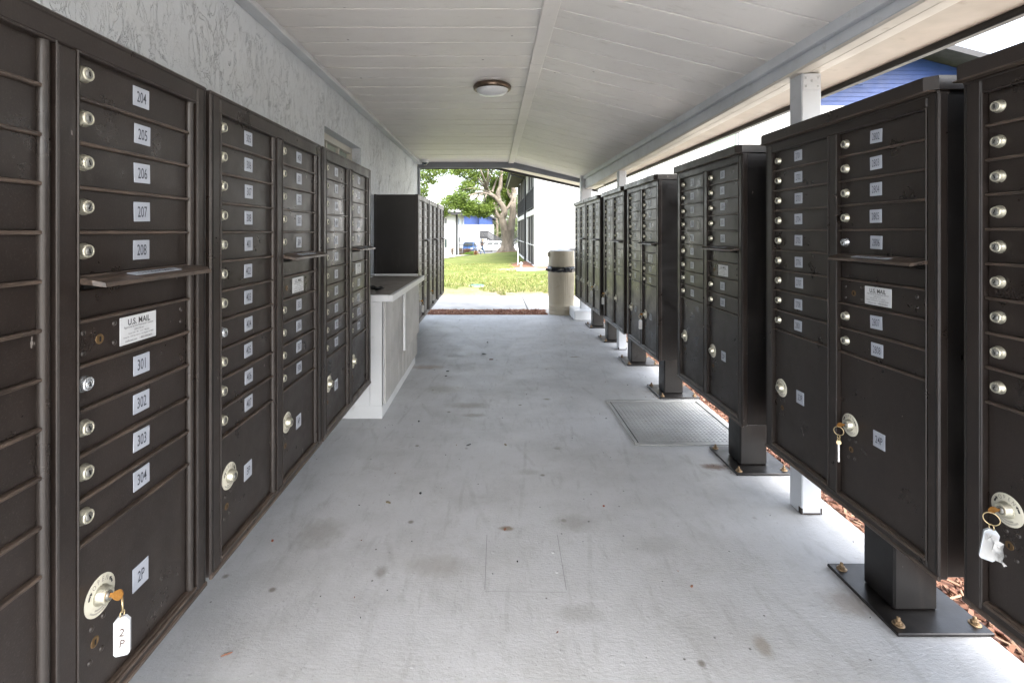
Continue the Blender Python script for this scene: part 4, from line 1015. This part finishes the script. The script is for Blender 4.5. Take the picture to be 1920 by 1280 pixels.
for sgn in (1, -1):
    f = lambda x: x if sgn > 0 else 2*XRG-x
    m.prism([(f(X0-.80), zr(X0)-.80*SL+.03), (f(XRG), zr(XRG)+.03), (f(XRG), zr(XRG)+.2), (f(X0-.80), zr(X0)-.80*SL+.2)], YF-1.3, YB+.4, 'y', 0)
    m.prism([(f(X0-.80), zr(X0)-.80*SL-.06), (f(XRG), zr(XRG)-.06), (f(XRG), zr(XRG)+.19), (f(X0-.80), zr(X0)-.80*SL+.19)], YF-1.35, YF-1.302, 'y', 1)
ab(m, 'roof', [DSHING, FASC])
m = MB(); m.box(X0-.79, X0, YF-.5, YB+.3, ZE-.20, ZE-.17); m.box(X0-.83, X0-.795, YF-.55, YB+.3, ZE-.22, ZE-.02, 1); ab(m, 'eave_soffit', [simple('dark_soffit', (.045, .04, .036), .7), WHT])
m = MB(); m.box(X0-.95, X0-.832, YF-.55, YB+.3, ZE-.13, ZE-.01, 0, .02)
m.tube([(X0-.88, 27.9, ZE-.13), (X0-.85, 27.9, ZE-.36), (X0-.10, 27.9, ZE-.58), (X0-.08, 27.9, ZE-.75), (X0-.08, 27.9, -.45)], .055, 8); ab(m, 'downspout', RAIL)
m = MB()
Z2 = 2.27
m.box(X0, X0+.25, YF+.25, 22.75, -.9, ZE); 
for yy in (27.45, 37.35): m.box(X0-.02, X0+.14, yy, yy+.16, -.9, ZE-.2)
m.box(X0-.025, X0+.2, 22.76, 37.5, Z2-.24, Z2+.02); m.box(X0-.0, X0+.1, 22.76, 37.4, .57, .61); m.box(X0-.02, X0+.16, 22.76, 37.4, -.9, -.36)
ab(m, 'balcony_frame', WHT)
m = MB(); m.box(X0+.05, X0+.07, 22.76, 37.3, -.35, Z2-.24); m.box(X0+.05, X0+.07, 22.76, 37.3, Z2+.02, ZE-.2); ab(m, 'screen', SCREEN)
m = MB(); m.box(X0-.05, X0, 22.8, 37.3, Z2+1.0, Z2+1.06); m.box(X0-.05, X0, 22.8, 37.3, Z2+.1, Z2+.14)
yy = 22.85
while yy < 37.2: m.box(X0-.035, X0-.015, yy, yy+.02, Z2+.14, Z2+1.0); yy += .11
for yy in (24.3, 25.9, 31.5, 33.4, 35.4): m.box(X0+.0, X0+.045, yy, yy+.06, -.35, ZE-.2)
ab(m, 'balcony_rail', RAIL)
m = MB(); m.box(7.05, 7.22, YF-.09, YF-.005, -.4, zr(7.1)-.3); ab(m, 'wall_downspout', DGREY)

# ac unit, cleanout pipe, lid
t = thing('air_conditioner', 'grey louvred air conditioner condenser by the white wall behind the trash can', 'air conditioner', (3.62, 21.6, gh(3.6, 21.6)-.02))
MB().box(-.40, .40, -.35, .35, 0, .08, 0, .01).build('pad', CONC, t)
m = MB(); m.box(-.35, .35, -.32, .32, .085, .80, 0, .03)
for k in range(15): m.box(-.362, .362, -.332, .332, .13+.042*k, .142+.042*k, 1)
m.build('case', [RAIL, simple('ac_grey', (.25, .26, .27), .5)], t); MB().lathe([(.30, .801), (.30, .83), (.26, .84), (.05, .845), (.001, .845)], 24).build('fan_guard', RAIL, t)
cp = wp(977, 505, 15.2); t = thing('cleanout_pipe', 'short white capped pipe standing in the mulch by the balconies', 'pipe', (cp.x, 15.2, cp.z-.02))
MB().lathe([(.035, 0), (.035, .17), (.052, .17), (.052, .21), (.03, .215), (.028, .24), (.001, .245)], 16).build('pipe', WHT, t); MB().lathe([(.14, -.01), (.13, .02), (.05, .03)], 14).build('collar', CONC, t)
q = wp(971, 494, 18.5); t = thing('thin_post', 'thin pale marker post in front of the screened balconies', 'post', (q.x, 18.5, q.z-.05))
MB().box(-.014, .014, -.014, .014, 0, .62, 0, .003).build('post', WHT, t); MB().box(-.016, .016, -.016, .016, .621, .64, 0, .003).build('cap', WHT, t)
q = wp(895, 532, 11.6); t = thing('utility_lid', 'round green utility cover set in the patchy lawn', 'cover', (q.x, 11.6, gh(q.x, 11.6)))
MB().lathe([(.17, -.02), (.17, .018), (.155, .026), (.001, .028)], 32).box(-.03, .03, -.008, .008, .027, .034).build('lid', paint('green_cover', (.04, .115, .085), .5), t); MB().lathe([(.20, -.02), (.20, .008), (.175, .009)], 32, None, 0, True, False).build('rim', CONC, t)

# left white building
YL = 55.0; XL = -4.15; zg = -1.5
wb = thing('white_building', 'two storey white building with pale roof at the left, nearest of the far buildings', 'building', (-10, 60, zg))
def wbb(mb, n, mt, p=None): return local(mb, wb).build(n, mt, p or wb)
m = MB(); m.box(-19, XL, YL, YL+14, zg-.3, 3.42); wbb(m, 'wall', WBRK)
m = MB(); m.add([(-19.8, YL-.8, 3.45), (XL+.8, YL-.8, 3.45), (XL+.8, YL+14.8, 3.45), (-19.8, YL+14.8, 3.45), (-14, YL+7, 6.2), (XL-5, YL+7, 6.2)], [[0,1,5,4],[1,2,5],[2,3,4,5],[3,0,4],[0,1,2,3]])
rf = wbb(m, 'roof', SHING); m = MB(); m.box(-19.8, XL+.82, YL-.86, YL-.80, 3.14, 3.48); m.box(XL+.80, XL+.86, YL-.86, YL+14.8, 3.14, 3.48); wbb(m, 'fascia', FASC, rf)
m = MB(); m.box(XL-.08, XL+.14, YL-.16, YL-.005, zg, 3.3); wbb(m, 'downspout', RAIL)
for (px, py, wd, hh) in ((833, 414, .75, .75), (833, 456, .75, 1.1), (812, 414, .75, .75), (812, 456, .75, 1.1)):
    c = wp(px, py, YL); m = MB(); m.box(c.x-wd/2, c.x+wd/2, YL-.05, YL-.005, c.z-hh/2, c.z+hh/2); w_ = wbb(m, 'window', WHT)
    m = MB(); m.box(c.x-wd/2+.07, c.x-.03, YL-.06, YL-.051, c.z-hh/2+.07, c.z+hh/2-.07); m.box(c.x+.03, c.x+wd/2-.07, YL-.06, YL-.051, c.z-hh/2+.07, c.z+hh/2-.07); wbb(m, 'pane', DGLASS, w_)
for yy in (57.5, 64):
    m = MB(); m.box(XL+.005, XL+.05, yy, yy+.9, 1.6, 2.9); w_ = wbb(m, 'window', WHT); m = MB(); m.box(XL+.051, XL+.06, yy+.08, yy+.82, 1.68, 2.82); wbb(m, 'pane', DGLASS, w_)
# blue gabled building
YG = 85.0; s_ = YG/F
bb = thing('blue_gabled_building', 'white and blue gabled building with an outside stair behind the parked cars', 'building', (-2.5, YG+4, -2))
def gbb(mb, n, mt, p=None): return local(mb, bb).build(n, mt, p or bb)
xa, xm, xb = (868-925)*s_, (899-925)*s_, (926-925)*s_
zs = EYE+14*s_
m = MB(); m.box(xa-3, xm, YG, YG+10, -2.3, zs); m.box(xm+.001, xb, YG-1.2, YG+10, -2.3, zs-.02); gbb(m, 'wall', WBRK)
m = MB(); m.box(xa-3, xm, YG-.02, YG+9.9, zs+.001, EYE+34*s_); m.prism([(xm+.002, zs-.015), (xb-.25, zs-.015), (xb-.25, EYE+26*s_), (xm+.002, EYE+37*s_)], YG-1.22, YG+9.8, 'y'); gbb(m, 'siding', BLUE)
m = MB(); m.prism([(xm-.5, EYE+38.5*s_), (xb+.35, EYE+23*s_), (xb+.35, EYE+25.5*s_), (xm-.5, EYE+42*s_)], YG-1.8, YG+10, 'y')
m.prism([(xa-3.4, EYE+31*s_), (xa-3.4, EYE+33*s_), (xa+.6, EYE+52*s_), (xm-.2, EYE+44*s_), (xm-.2, EYE+33.5*s_), (xa+.9, EYE+33*s_)], YG-.7, YG+9, 'y'); gbb(m, 'roof', DSHING)
for px in (917, 921):
    c = wp(px, 428, YG-1.2); m = MB(); m.box(c.x-.13, c.x+.13, YG-1.26, YG-1.205, c.z-.55, c.z+.55); w_ = gbb(m, 'window', WHT); m = MB(); m.box(c.x-.09, c.x+.09, YG-1.27, YG-1.261, c.z-.5, c.z+.5); gbb(m, 'pane', DGLASS, w_)
st = thing('outside_stair', 'charcoal railed outside stair descending from the blue gabled building', 'stairs', (0, 81.5, -2))
YS = 81.5; ss = YS/F; L = lambda px, py: wp(px, py, YS)
m = MB(); a = L(900, 446); b_ = L(914, 446); e = L(941, 462)
m.box(a.x, b_.x, YS-.6, YS+2, a.z-.12, a.z+.12)
n = 14
for k in range(n):
    x = b_.x+(e.x-b_.x)*k/n; z = a.z+(e.z-a.z)*k/n; m.box(x, x+(e.x-b_.x)/n+.06, YS-.5, YS+.9, z-.18, z-.04)
for yy in (YS-.55, YS+.92): m.prism([(b_.x, a.z+.1), (b_.x, a.z-.25), (e.x, e.z-.25), (e.x, e.z+.1)], yy, yy+.06, 'y')
for x in (a.x+.1, b_.x-.1): m.box(x, x+.14, YS-.5, YS-.36, -2.2, a.z-.12)
local(m, st).build('treads', RAIL, st)
m = MB(); hr = 1.0
m.box(a.x, b_.x, YS-.6, YS-.54, a.z+hr-.06, a.z+hr+.16); m.box(a.x, b_.x, YS-.6, YS-.54, a.z+.10, a.z+.28)
m.prism([(b_.x, a.z+hr), (b_.x, a.z+hr+.22), (e.x, e.z+hr+.22), (e.x, e.z+hr)], YS-.6, YS-.54, 'y')
for k in range(14):
    x = a.x+(b_.x-a.x)*k/13; m.box(x-.045, x+.045, YS-.59, YS-.50, a.z+.12, a.z+hr)
for k in range(24):
    u = k/23; x = b_.x+(e.x-b_.x)*u; z = a.z+(e.z-a.z)*u; m.box(x-.045, x+.045, YS-.59, YS-.50, z, z+hr)
local(m, st).build('railing', RAIL, st)
# far blue & white house between oak and gable building, plus stair right of the trunk
fh = thing('far_house', 'small far house with blue gable seen left of the oak trunk', 'building', (2.5, 98, -2.1)); c = wp(935, 440, 98)
m = MB(); m.box(c.x-1.1, c.x+6, 95, 101, -2.3, 2.05); local(m, fh).build('wall', WBRK, fh)
m = MB(); m.prism([(c.x-1.0, 2.06), (c.x+6, 2.06), (c.x+6, 3.1), (c.x+.4, 3.2)], 95.1, 101, 'y'); local(m, fh).build('siding', BLUE, fh)
m = MB(); m.prism([(c.x-1.5, 2.0), (c.x-1.5, 2.2), (c.x+.5, 3.5), (c.x+6.3, 3.4), (c.x+6.3, 3.2), (c.x+.5, 3.25)], 94.6, 101.4, 'y'); local(m, fh).build('roof', DSHING, fh)
st2 = thing('outside_stair', 'charcoal outside stair partly seen between the oak trunk and the screened balconies', 'stairs', (4.2, 70, -1.8)); YS = 70; L = lambda px, py: wp(px, py, YS)
m = MB(); a = L(962, 452); e = L(980, 438)
m.prism([(a.x, a.z-.25), (a.x, a.z), (e.x, e.z), (e.x, e.z-.25)], YS, YS+1.2, 'y'); m.box(e.x, e.x+2, YS, YS+1.2, e.z-.2, e.z); local(m, st2).build('treads', RAIL, st2)
m = MB(); m.prism([(a.x, a.z+.95), (a.x, a.z+1.05), (e.x, e.z+1.05), (e.x, e.z+.95)], YS-.05, YS, 'y')
for k in range(16): u = k/15; x = a.x+(e.x-a.x)*u; z = a.z+(e.z-a.z)*u; m.box(x-.015, x+.015, YS-.04, YS-.01, z, z+1.0)
local(m, st2).build('railing', RAIL, st2)

# black metal fence by the left building
fn = thing('metal_fence', 'black metal picket fence in front of the parked blue car', 'fence', (-2.9, 56.5, -1.5))
m = MB(); YF_ = 56.5; xa, xb = (861-925)*YF_/F, (891-925)*YF_/F; zz = gh(-3, YF_)+.05
m.box(xa, xb, YF_-.02, YF_+.02, zz+1.12, zz+1.17); m.box(xa, xb, YF_-.02, YF_+.02, zz+.15, zz+.2)
x = xa
while x < xb: m.box(x-.012, x+.012, YF_-.012, YF_+.012, zz, zz+1.2); x += .12
local(m, fn).build('pickets', RAIL, fn)
m = MB()
for x in (xa, (xa+xb)/2, xb): m.box(x-.04, x+.04, YF_-.04, YF_+.04, zz-.1, zz+1.3)
local(m, fn).build('fence_post', RAIL, fn)
t = thing('sign_post', 'tall dark slim post at the corner of the left white building', 'post', (wp(861, 480, 53.5).x, 53.5, gh(-3.7, 53.5)))
MB().box(-.04, .04, -.04, .04, 0, 2.0, 0, .005).build('post', RAIL, t); MB().box(-.07, .07, -.03, .03, 1.5, 1.95, 0, .005).build('plate', RAIL, t)

# shrubs
def shrub(px, py, Y, r, hgt, mt, label, seed, n=900):
    q = wp(px, py, Y); z = gh(q.x, Y); t = thing('shrub', label, 'shrub', (q.x, Y, z), 0); rnd = random.Random(seed)
    m = MB()
    for k in range(7):
        a = rnd.uniform(0, 6.3); m.tube([(0, 0, -.05), (math.cos(a)*r*.4, math.sin(a)*r*.4, hgt*.5), (math.cos(a)*r*.8, math.sin(a)*r*.8, hgt*.85)], [.02, .015, .006], 5)
    m.build('stem', BARK, t)
    m = MB()
    for _ in range(n):
        d = Vector((rnd.gauss(0, .42)*r, rnd.gauss(0, .42)*r, hgt*(.1+.9*rnd.random()**.8))); u = Vector((rnd.gauss(0, 1), rnd.gauss(0, 1), rnd.gauss(0, 1))).normalized(); v = u.cross(Vector((rnd.gauss(0, 1), 0, 1))).normalized(); s = .05*rnd.uniform(.6, 1.4)
        m.add([d-u*s, d+v*s*.5, d+u*s, d-v*s*.5], [[0,1,2,3]])
    m.build('foliage', mt, t, fix=False)
REDL = leaf_mat('red_brown_leaves', [(.10, .045, .03), (.17, .08, .05), (.12, .10, .04)]); LIME = leaf_mat('lime_leaves', [(.12, .22, .02), (.18, .30, .04)]); ORG = leaf_mat('orange_flowers', [(.35, .08, .03), (.35, .2, .05), (.12, .16, .03)])
shrub(848, 478, 51, .22, .75, REDL, 'small reddish shrub before the left white wall', 1, 500)
shrub(864, 478, 51, .24, .8, REDL, 'small reddish shrub by the dark corner post', 2, 500)
shrub(876, 478, 52, .55, .72, REDL, 'wide reddish brown shrub in front of the blue car', 3, 1300)
shrub(876, 484, 48, .25, .32, LIME, 'low lime green plant below the reddish shrub', 4, 400)
shrub(884, 476, 52, .3, .45, LIME, 'lime green plant beside the wide reddish shrub', 5, 500)
shrub(892, 480, 49, .28, .45, ORG, 'clump of orange flowers beside the walking man', 6, 500)

# ---- cars (local: x forward, y left, z up)
CGL = simple('car_glass', (.02, .026, .028), .35, 0, .25)
def car(name, label, loc, rz, col, Lc=4.5, Hc=1.62, suv=True, group='cars parked in the lot'):
    t = thing(name, label, 'car', loc, rz, group); h = Lc/2; DGLASS = CGL
    CP = NT('car_paint_'+label.split()[0]); CP.b.inputs['Coat Weight'].default_value = .25; CPm = CP.set(col, .35, 0)
    # profile stations: x, lower z, belt z, half width
    stn = [(-h, .45, .86, .70), (-h+.08, .30, .98, .80), (-h+.5, .25, 1.02, .87), (-.9, .22, 1.00, .90), (.2, .22, .97, .90), (h-1.15, .23, .93, .89), (h-.55, .25, .82, .86), (h-.12, .30, .70, .76), (h, .42, .58, .62)]
    m = MB(); vs = []
    for x, zl, zb_, wd in stn:
        for (yy, zz) in ((-wd*.85, zl), (-wd, zl+.13), (-wd*1.0, zl+(zb_-zl)*.55), (-wd*.94, zb_-.03), (-wd*.80, zb_), (wd*.80, zb_), (wd*.94, zb_-.03), (wd, zl+(zb_-zl)*.55), (wd, zl+.13), (wd*.85, zl)): vs.append((x, yy, zz))
    n = 10; k = len(stn); m.add(vs, [[i*n+j, i*n+(j+1) % n, (i+1)*n+(j+1) % n, (i+1)*n+j] for i in range(k-1) for j in range(n)] + [list(range(n)), list(range((k-1)*n, k*n))], 0, True)
    # cabin
    top = Hc; r0, r1 = (-h+.45, .30) if suv else (-.95, .35); b0, b1 = (-h+.16, 1.15) if suv else (-h+.75, 1.20)
    cab = [(b0, .97, .80), (b1, .93, .80), (r1, top-.03, .62), (r1-.5, top, .62), (r0+.3, top-.005, .62), (r0, top-.05, .60)]
    vs = [(x, -y_, z) for x, z, y_ in cab] + [(x, y_, z) for x, z, y_ in cab]; c6 = len(cab)
    m.add(vs, [list(range(c6)), list(range(2*c6-1, c6-1, -1))] + [[i, (i+1) % c6, c6+(i+1) % c6, c6+i] for i in range(c6)], 0)
    m.build('body', CPm, t)
    def side(u, v, s):   # point on cabin flank
        z = .99 + (top-.1-.99)*v; xl = b0+(r0-b0)*(z-.97)/(top-.02-.97); xr = b1+(r1-b1)*(z-.93)/(top-.02-.93); yy = .80+(.62-.80)*(z-.95)/(top-.95)
        return Vector((xl+.12+(xr-xl-.24)*u, s*(yy+.006), z))
    for s in (-1, 1):
        for u0, u1 in ((.02, .22), (.25, .58), (.61, .97)):
            m = MB(); p = [side(u0, .05, s), side(u1, .05, s), side(u1, .95, s), side(u0, .95, s)]; q = [v+Vector((0, s*.006, 0)) for v in p]
            m.add(p+q, [[0,1,2,3],[4,5,6,7],[0,1,5,4],[1,2,6,5],[2,3,7,6],[3,0,4,7]]); m.build('window', DGLASS, t)
    m = MB(); p = [Vector((b1-.05, -.68, .98)), Vector((b1-.05, .68, .98)), Vector((r1+.06, .54, top-.10)), Vector((r1+.06, -.54, top-.10))]; o = Vector((.035, 0, .025)); m.add([v+o for v in p]+[v+o*1.3 for v in p], [[0,1,2,3],[4,5,6,7],[0,1,5,4],[1,2,6,5],[2,3,7,6],[3,0,4,7]]); m.build('windscreen', DGLASS, t)
    m = MB(); p = [Vector((b0+.03, -.64, 1.02)), Vector((b0+.03, .64, 1.02)), Vector((r0-.03, .52, top-.14)), Vector((r0-.03, -.52, top-.14))]; o = Vector((-.03, 0, .01)); m.add([v+o for v in p]+[v+o*1.3 for v in p], [[0,1,2,3],[4,5,6,7],[0,1,5,4],[1,2,6,5],[2,3,7,6],[3,0,4,7]]); m.build('rear_window', DGLASS, t)
    for x in (-h+.85, h-.90):
        for s in (-1, 1):
            T = Matrix.Translation((x, s*.80, .33)) @ Matrix.Rotation(R(90)*(-s), 4, 'X')
            wl = MB().lathe([(.20, -.10), (.32, -.10), (.335, -.06), (.335, .08), (.31, .105), (.22, .11)], 24, T, 0, True, False).build('wheel', simple('tyre', (.02, .02, .02), .8), t)
            m = MB(); m.lathe([(.22, .095), (.20, .085), (.06, .10), (.001, .105)], 20, T, 0, True, False)
            for k in range(5): m.box(.03, .21, -.022, .022, .098, .112, 0, 0, T @ Matrix.Rotation(k*1.2566, 4, 'Z'))
            m.build('rim', simple('alloy', (.55, .56, .58), .3, .8), wl)
    for s in (-1, 1):
        MB().box(-h-.005, -h+.22, s*.66, s*.855, .80, 1.12 if suv else .95, 0, .02).build('tail_light', simple('tail_red', (.42, .015, .015), .25), t)
        MB().box(h-.32, h-.05, s*.56, s*.80, .62, .74, 0, .02).build('headlight', simple('lamp_clear', (.7, .72, .75), .15), t)
        MB().box(.72, .86, s*.86, s*1.02, .98, 1.10, 0, .03).build('mirror', CPm, t)
    return t
gz = lambda y: -1.58-.39*(y-64)/18+.01 if y > 64 else gh(0, y)
for a in ((('white_car'), 'white crossover with red tail light parked behind the walking man', wp(919, 472, 72), R(186), (.5, .5, .51), 4.4, 1.6, True),
          (('blue_car'), 'bright blue car parked behind the black fence', wp(880, 472, 68), R(262), (.008, .05, .16), 4.0, 1.5, False),
          (('silver_car'), 'silver car behind the white crossover, under the stair', wp(912, 470, 77.5), R(92), (.12, .14, .15), 4.5, 1.75, True),
          (('white_car'), 'white car showing between the oak trunk and the balconies', wp(977, 471, 69), R(182), (.5, .5, .51), 4.4, 1.5, False)):
    n_, lb, q, rz, col, L_, H_, sv = a; car(n_, lb, (q.x, q.y, gz(q.y)), rz, col, L_, H_, sv)

# ---- walking man
YP = 53.5; q = wp(904, 478, YP); zf = gh(q.x, YP)+.07
man = thing('person', 'man in black t-shirt and blue jeans walking along the far path', 'person', (q.x, YP, zf))
def skin_fig():
    J = {'pel': (0, 0, .93), 'sp': (.01, 0, 1.10), 'ch': (.03, 0, 1.33), 'nk': (.05, 0, 1.48), 'hd': (.09, 0, 1.60), 'tp': (.09, 0, 1.70)}
    Rr = {'pel': .15, 'sp': .125, 'ch': .15, 'nk': .055, 'hd': .088, 'tp': .07}
    E = [('pel', 'sp'), ('sp', 'ch'), ('ch', 'nk'), ('nk', 'hd'), ('hd', 'tp')]
    for s, nm, kx, ax, fx in ((-1, 'r', .16, .30, .02), (1, 'l', .04, -.22, 0)):
        J['hp'+nm] = (0, s*.09, .88); J['kn'+nm] = (kx, s*.10, .50); J['an'+nm] = (ax, s*.10, .09+(.05 if s > 0 else 0)); J['to'+nm] = (ax+.17, s*.11, .04)
        J['sh'+nm] = (.03, s*.19, 1.40); J['el'+nm] = (-.04-.08*s, s*.25, 1.14); J['wr'+nm] = (.10-.12*s, s*.25, .92); J['pa'+nm] = (.13-.13*s, s*.25, .86)
        for k, v in (('hp', .095), ('kn', .062), ('an', .045), ('to', .035), ('sh', .058), ('el', .042), ('wr', .030), ('pa', .034)): Rr[k+nm] = v
        E += [('pel', 'hp'+nm), ('hp'+nm, 'kn'+nm), ('kn'+nm, 'an'+nm), ('an'+nm, 'to'+nm), ('ch', 'sh'+nm), ('sh'+nm, 'el'+nm), ('el'+nm, 'wr'+nm), ('wr'+nm, 'pa'+nm)]
        for f in range(5):
            a = J['pa'+nm]; ln = (.065, .085, .09, .082, .065)[f]; ox = (.045 if f == 0 else .028-.016*f)
            J['f%d%s' % (f, nm)] = (a[0]+ox, a[1], a[2]-.02-(0 if f == 0 else .01)); J['g%d%s' % (f, nm)] = (a[0]+ox+.012, a[1]-s*.014, a[2]-.02-ln)
            Rr['f%d%s' % (f, nm)] = .010; Rr['g%d%s' % (f, nm)] = .008; E += [('pa'+nm, 'f%d%s' % (f, nm)), ('f%d%s' % (f, nm), 'g%d%s' % (f, nm))]
    ks = list(J); ix = {k: i for i, k in enumerate(ks)}
    me = bpy.data.meshes.new('body'); me.from_pydata([J[k] for k in ks], [(ix[a], ix[b]) for a, b in E], [])
    o = bpy.data.objects.new('tmp', me); COL.objects.link(o); md = o.modifiers.new('s', 'SKIN'); sub = o.modifiers.new('u', 'SUBSURF'); sub.levels = 2; sub.render_levels = 2
    for k in ks: v = me.skin_vertices[0].data[ix[k]]; v.radius = (Rr[k], Rr[k]*(1.0 if k not in ('ch', 'sp', 'pel') else 1.15)); v.use_root = (k == 'pel')
    dg = bpy.context.evaluated_depsgraph_get(); out = bpy.data.meshes.new_from_object(o.evaluated_get(dg)); bpy.data.objects.remove(o)
    out.materials.clear()
    for mt in (simple('skin', (.25, .14, .10), .6), simple('black_shirt', (.018, .018, .02), .8), simple('blue_jeans', (.02, .045, .085), .8), simple('dark_shoes', (.02, .02, .02), .6)): out.materials.append(mt)
    for p in out.polygons:
        c = p.center; r_ = 0
        if c.z < .10 and True: r_ = 3
        elif c.z < .98 and abs(c.y) < .205: r_ = 2
        elif c.z < 1.465 and not (abs(c.y) > .17 and c.z < 1.20): r_ = 1
        p.material_index = r_; p.use_smooth = True
    return out
man.rotation_euler = (0, 0, R(12))
put('body', skin_fig(), man)
m = MB(); m.lathe([(.004, .098), (.05, .09), (.085, .06), (.098, .01), (.096, -.03), (.088, -.055)], 16, Matrix.Translation((.078, 0, 1.64)) @ Matrix.Rotation(R(-14), 4, 'Y'), 0, True, False); m.build('hair', simple('light_brown_hair', (.22, .13, .07), .7), man)
m = MB(); m.lathe([(.001, .022), (.016, .012), (.018, 0), (.004, -.012)], 8, Matrix.Translation((.19, 0, 1.605))); m.box(.176, .184, -.022, .022, 1.563, 1.570, 1)
for s in (-1, 1): m.box(.168, .176, s*.022, s*.042, 1.625, 1.637, 1); m.lathe([(.002, -.03), (.02, -.015), (.022, .015), (.002, .03)], 8, Matrix.Translation((.085, s*.092, 1.61)) @ Matrix.Scale(.4, 4, (0, 1, 0)))
m.build('face_features', [simple('skin_tone', (.42, .24, .17), .5), simple('dark_features', (.05, .03, .03), .6)], man)
# overhead cable
a = wp(700, 380, 62); b2 = wp(842, 379.5, 62)
tag(MB().tube([a+(b2-a)*i/10+Vector((0, 0, -.25*math.sin(math.pi*i/10))) for i in range(11)], .012, 6).build('power_line', RAIL), 'thin overhead cable running to the left white building', 'cable')
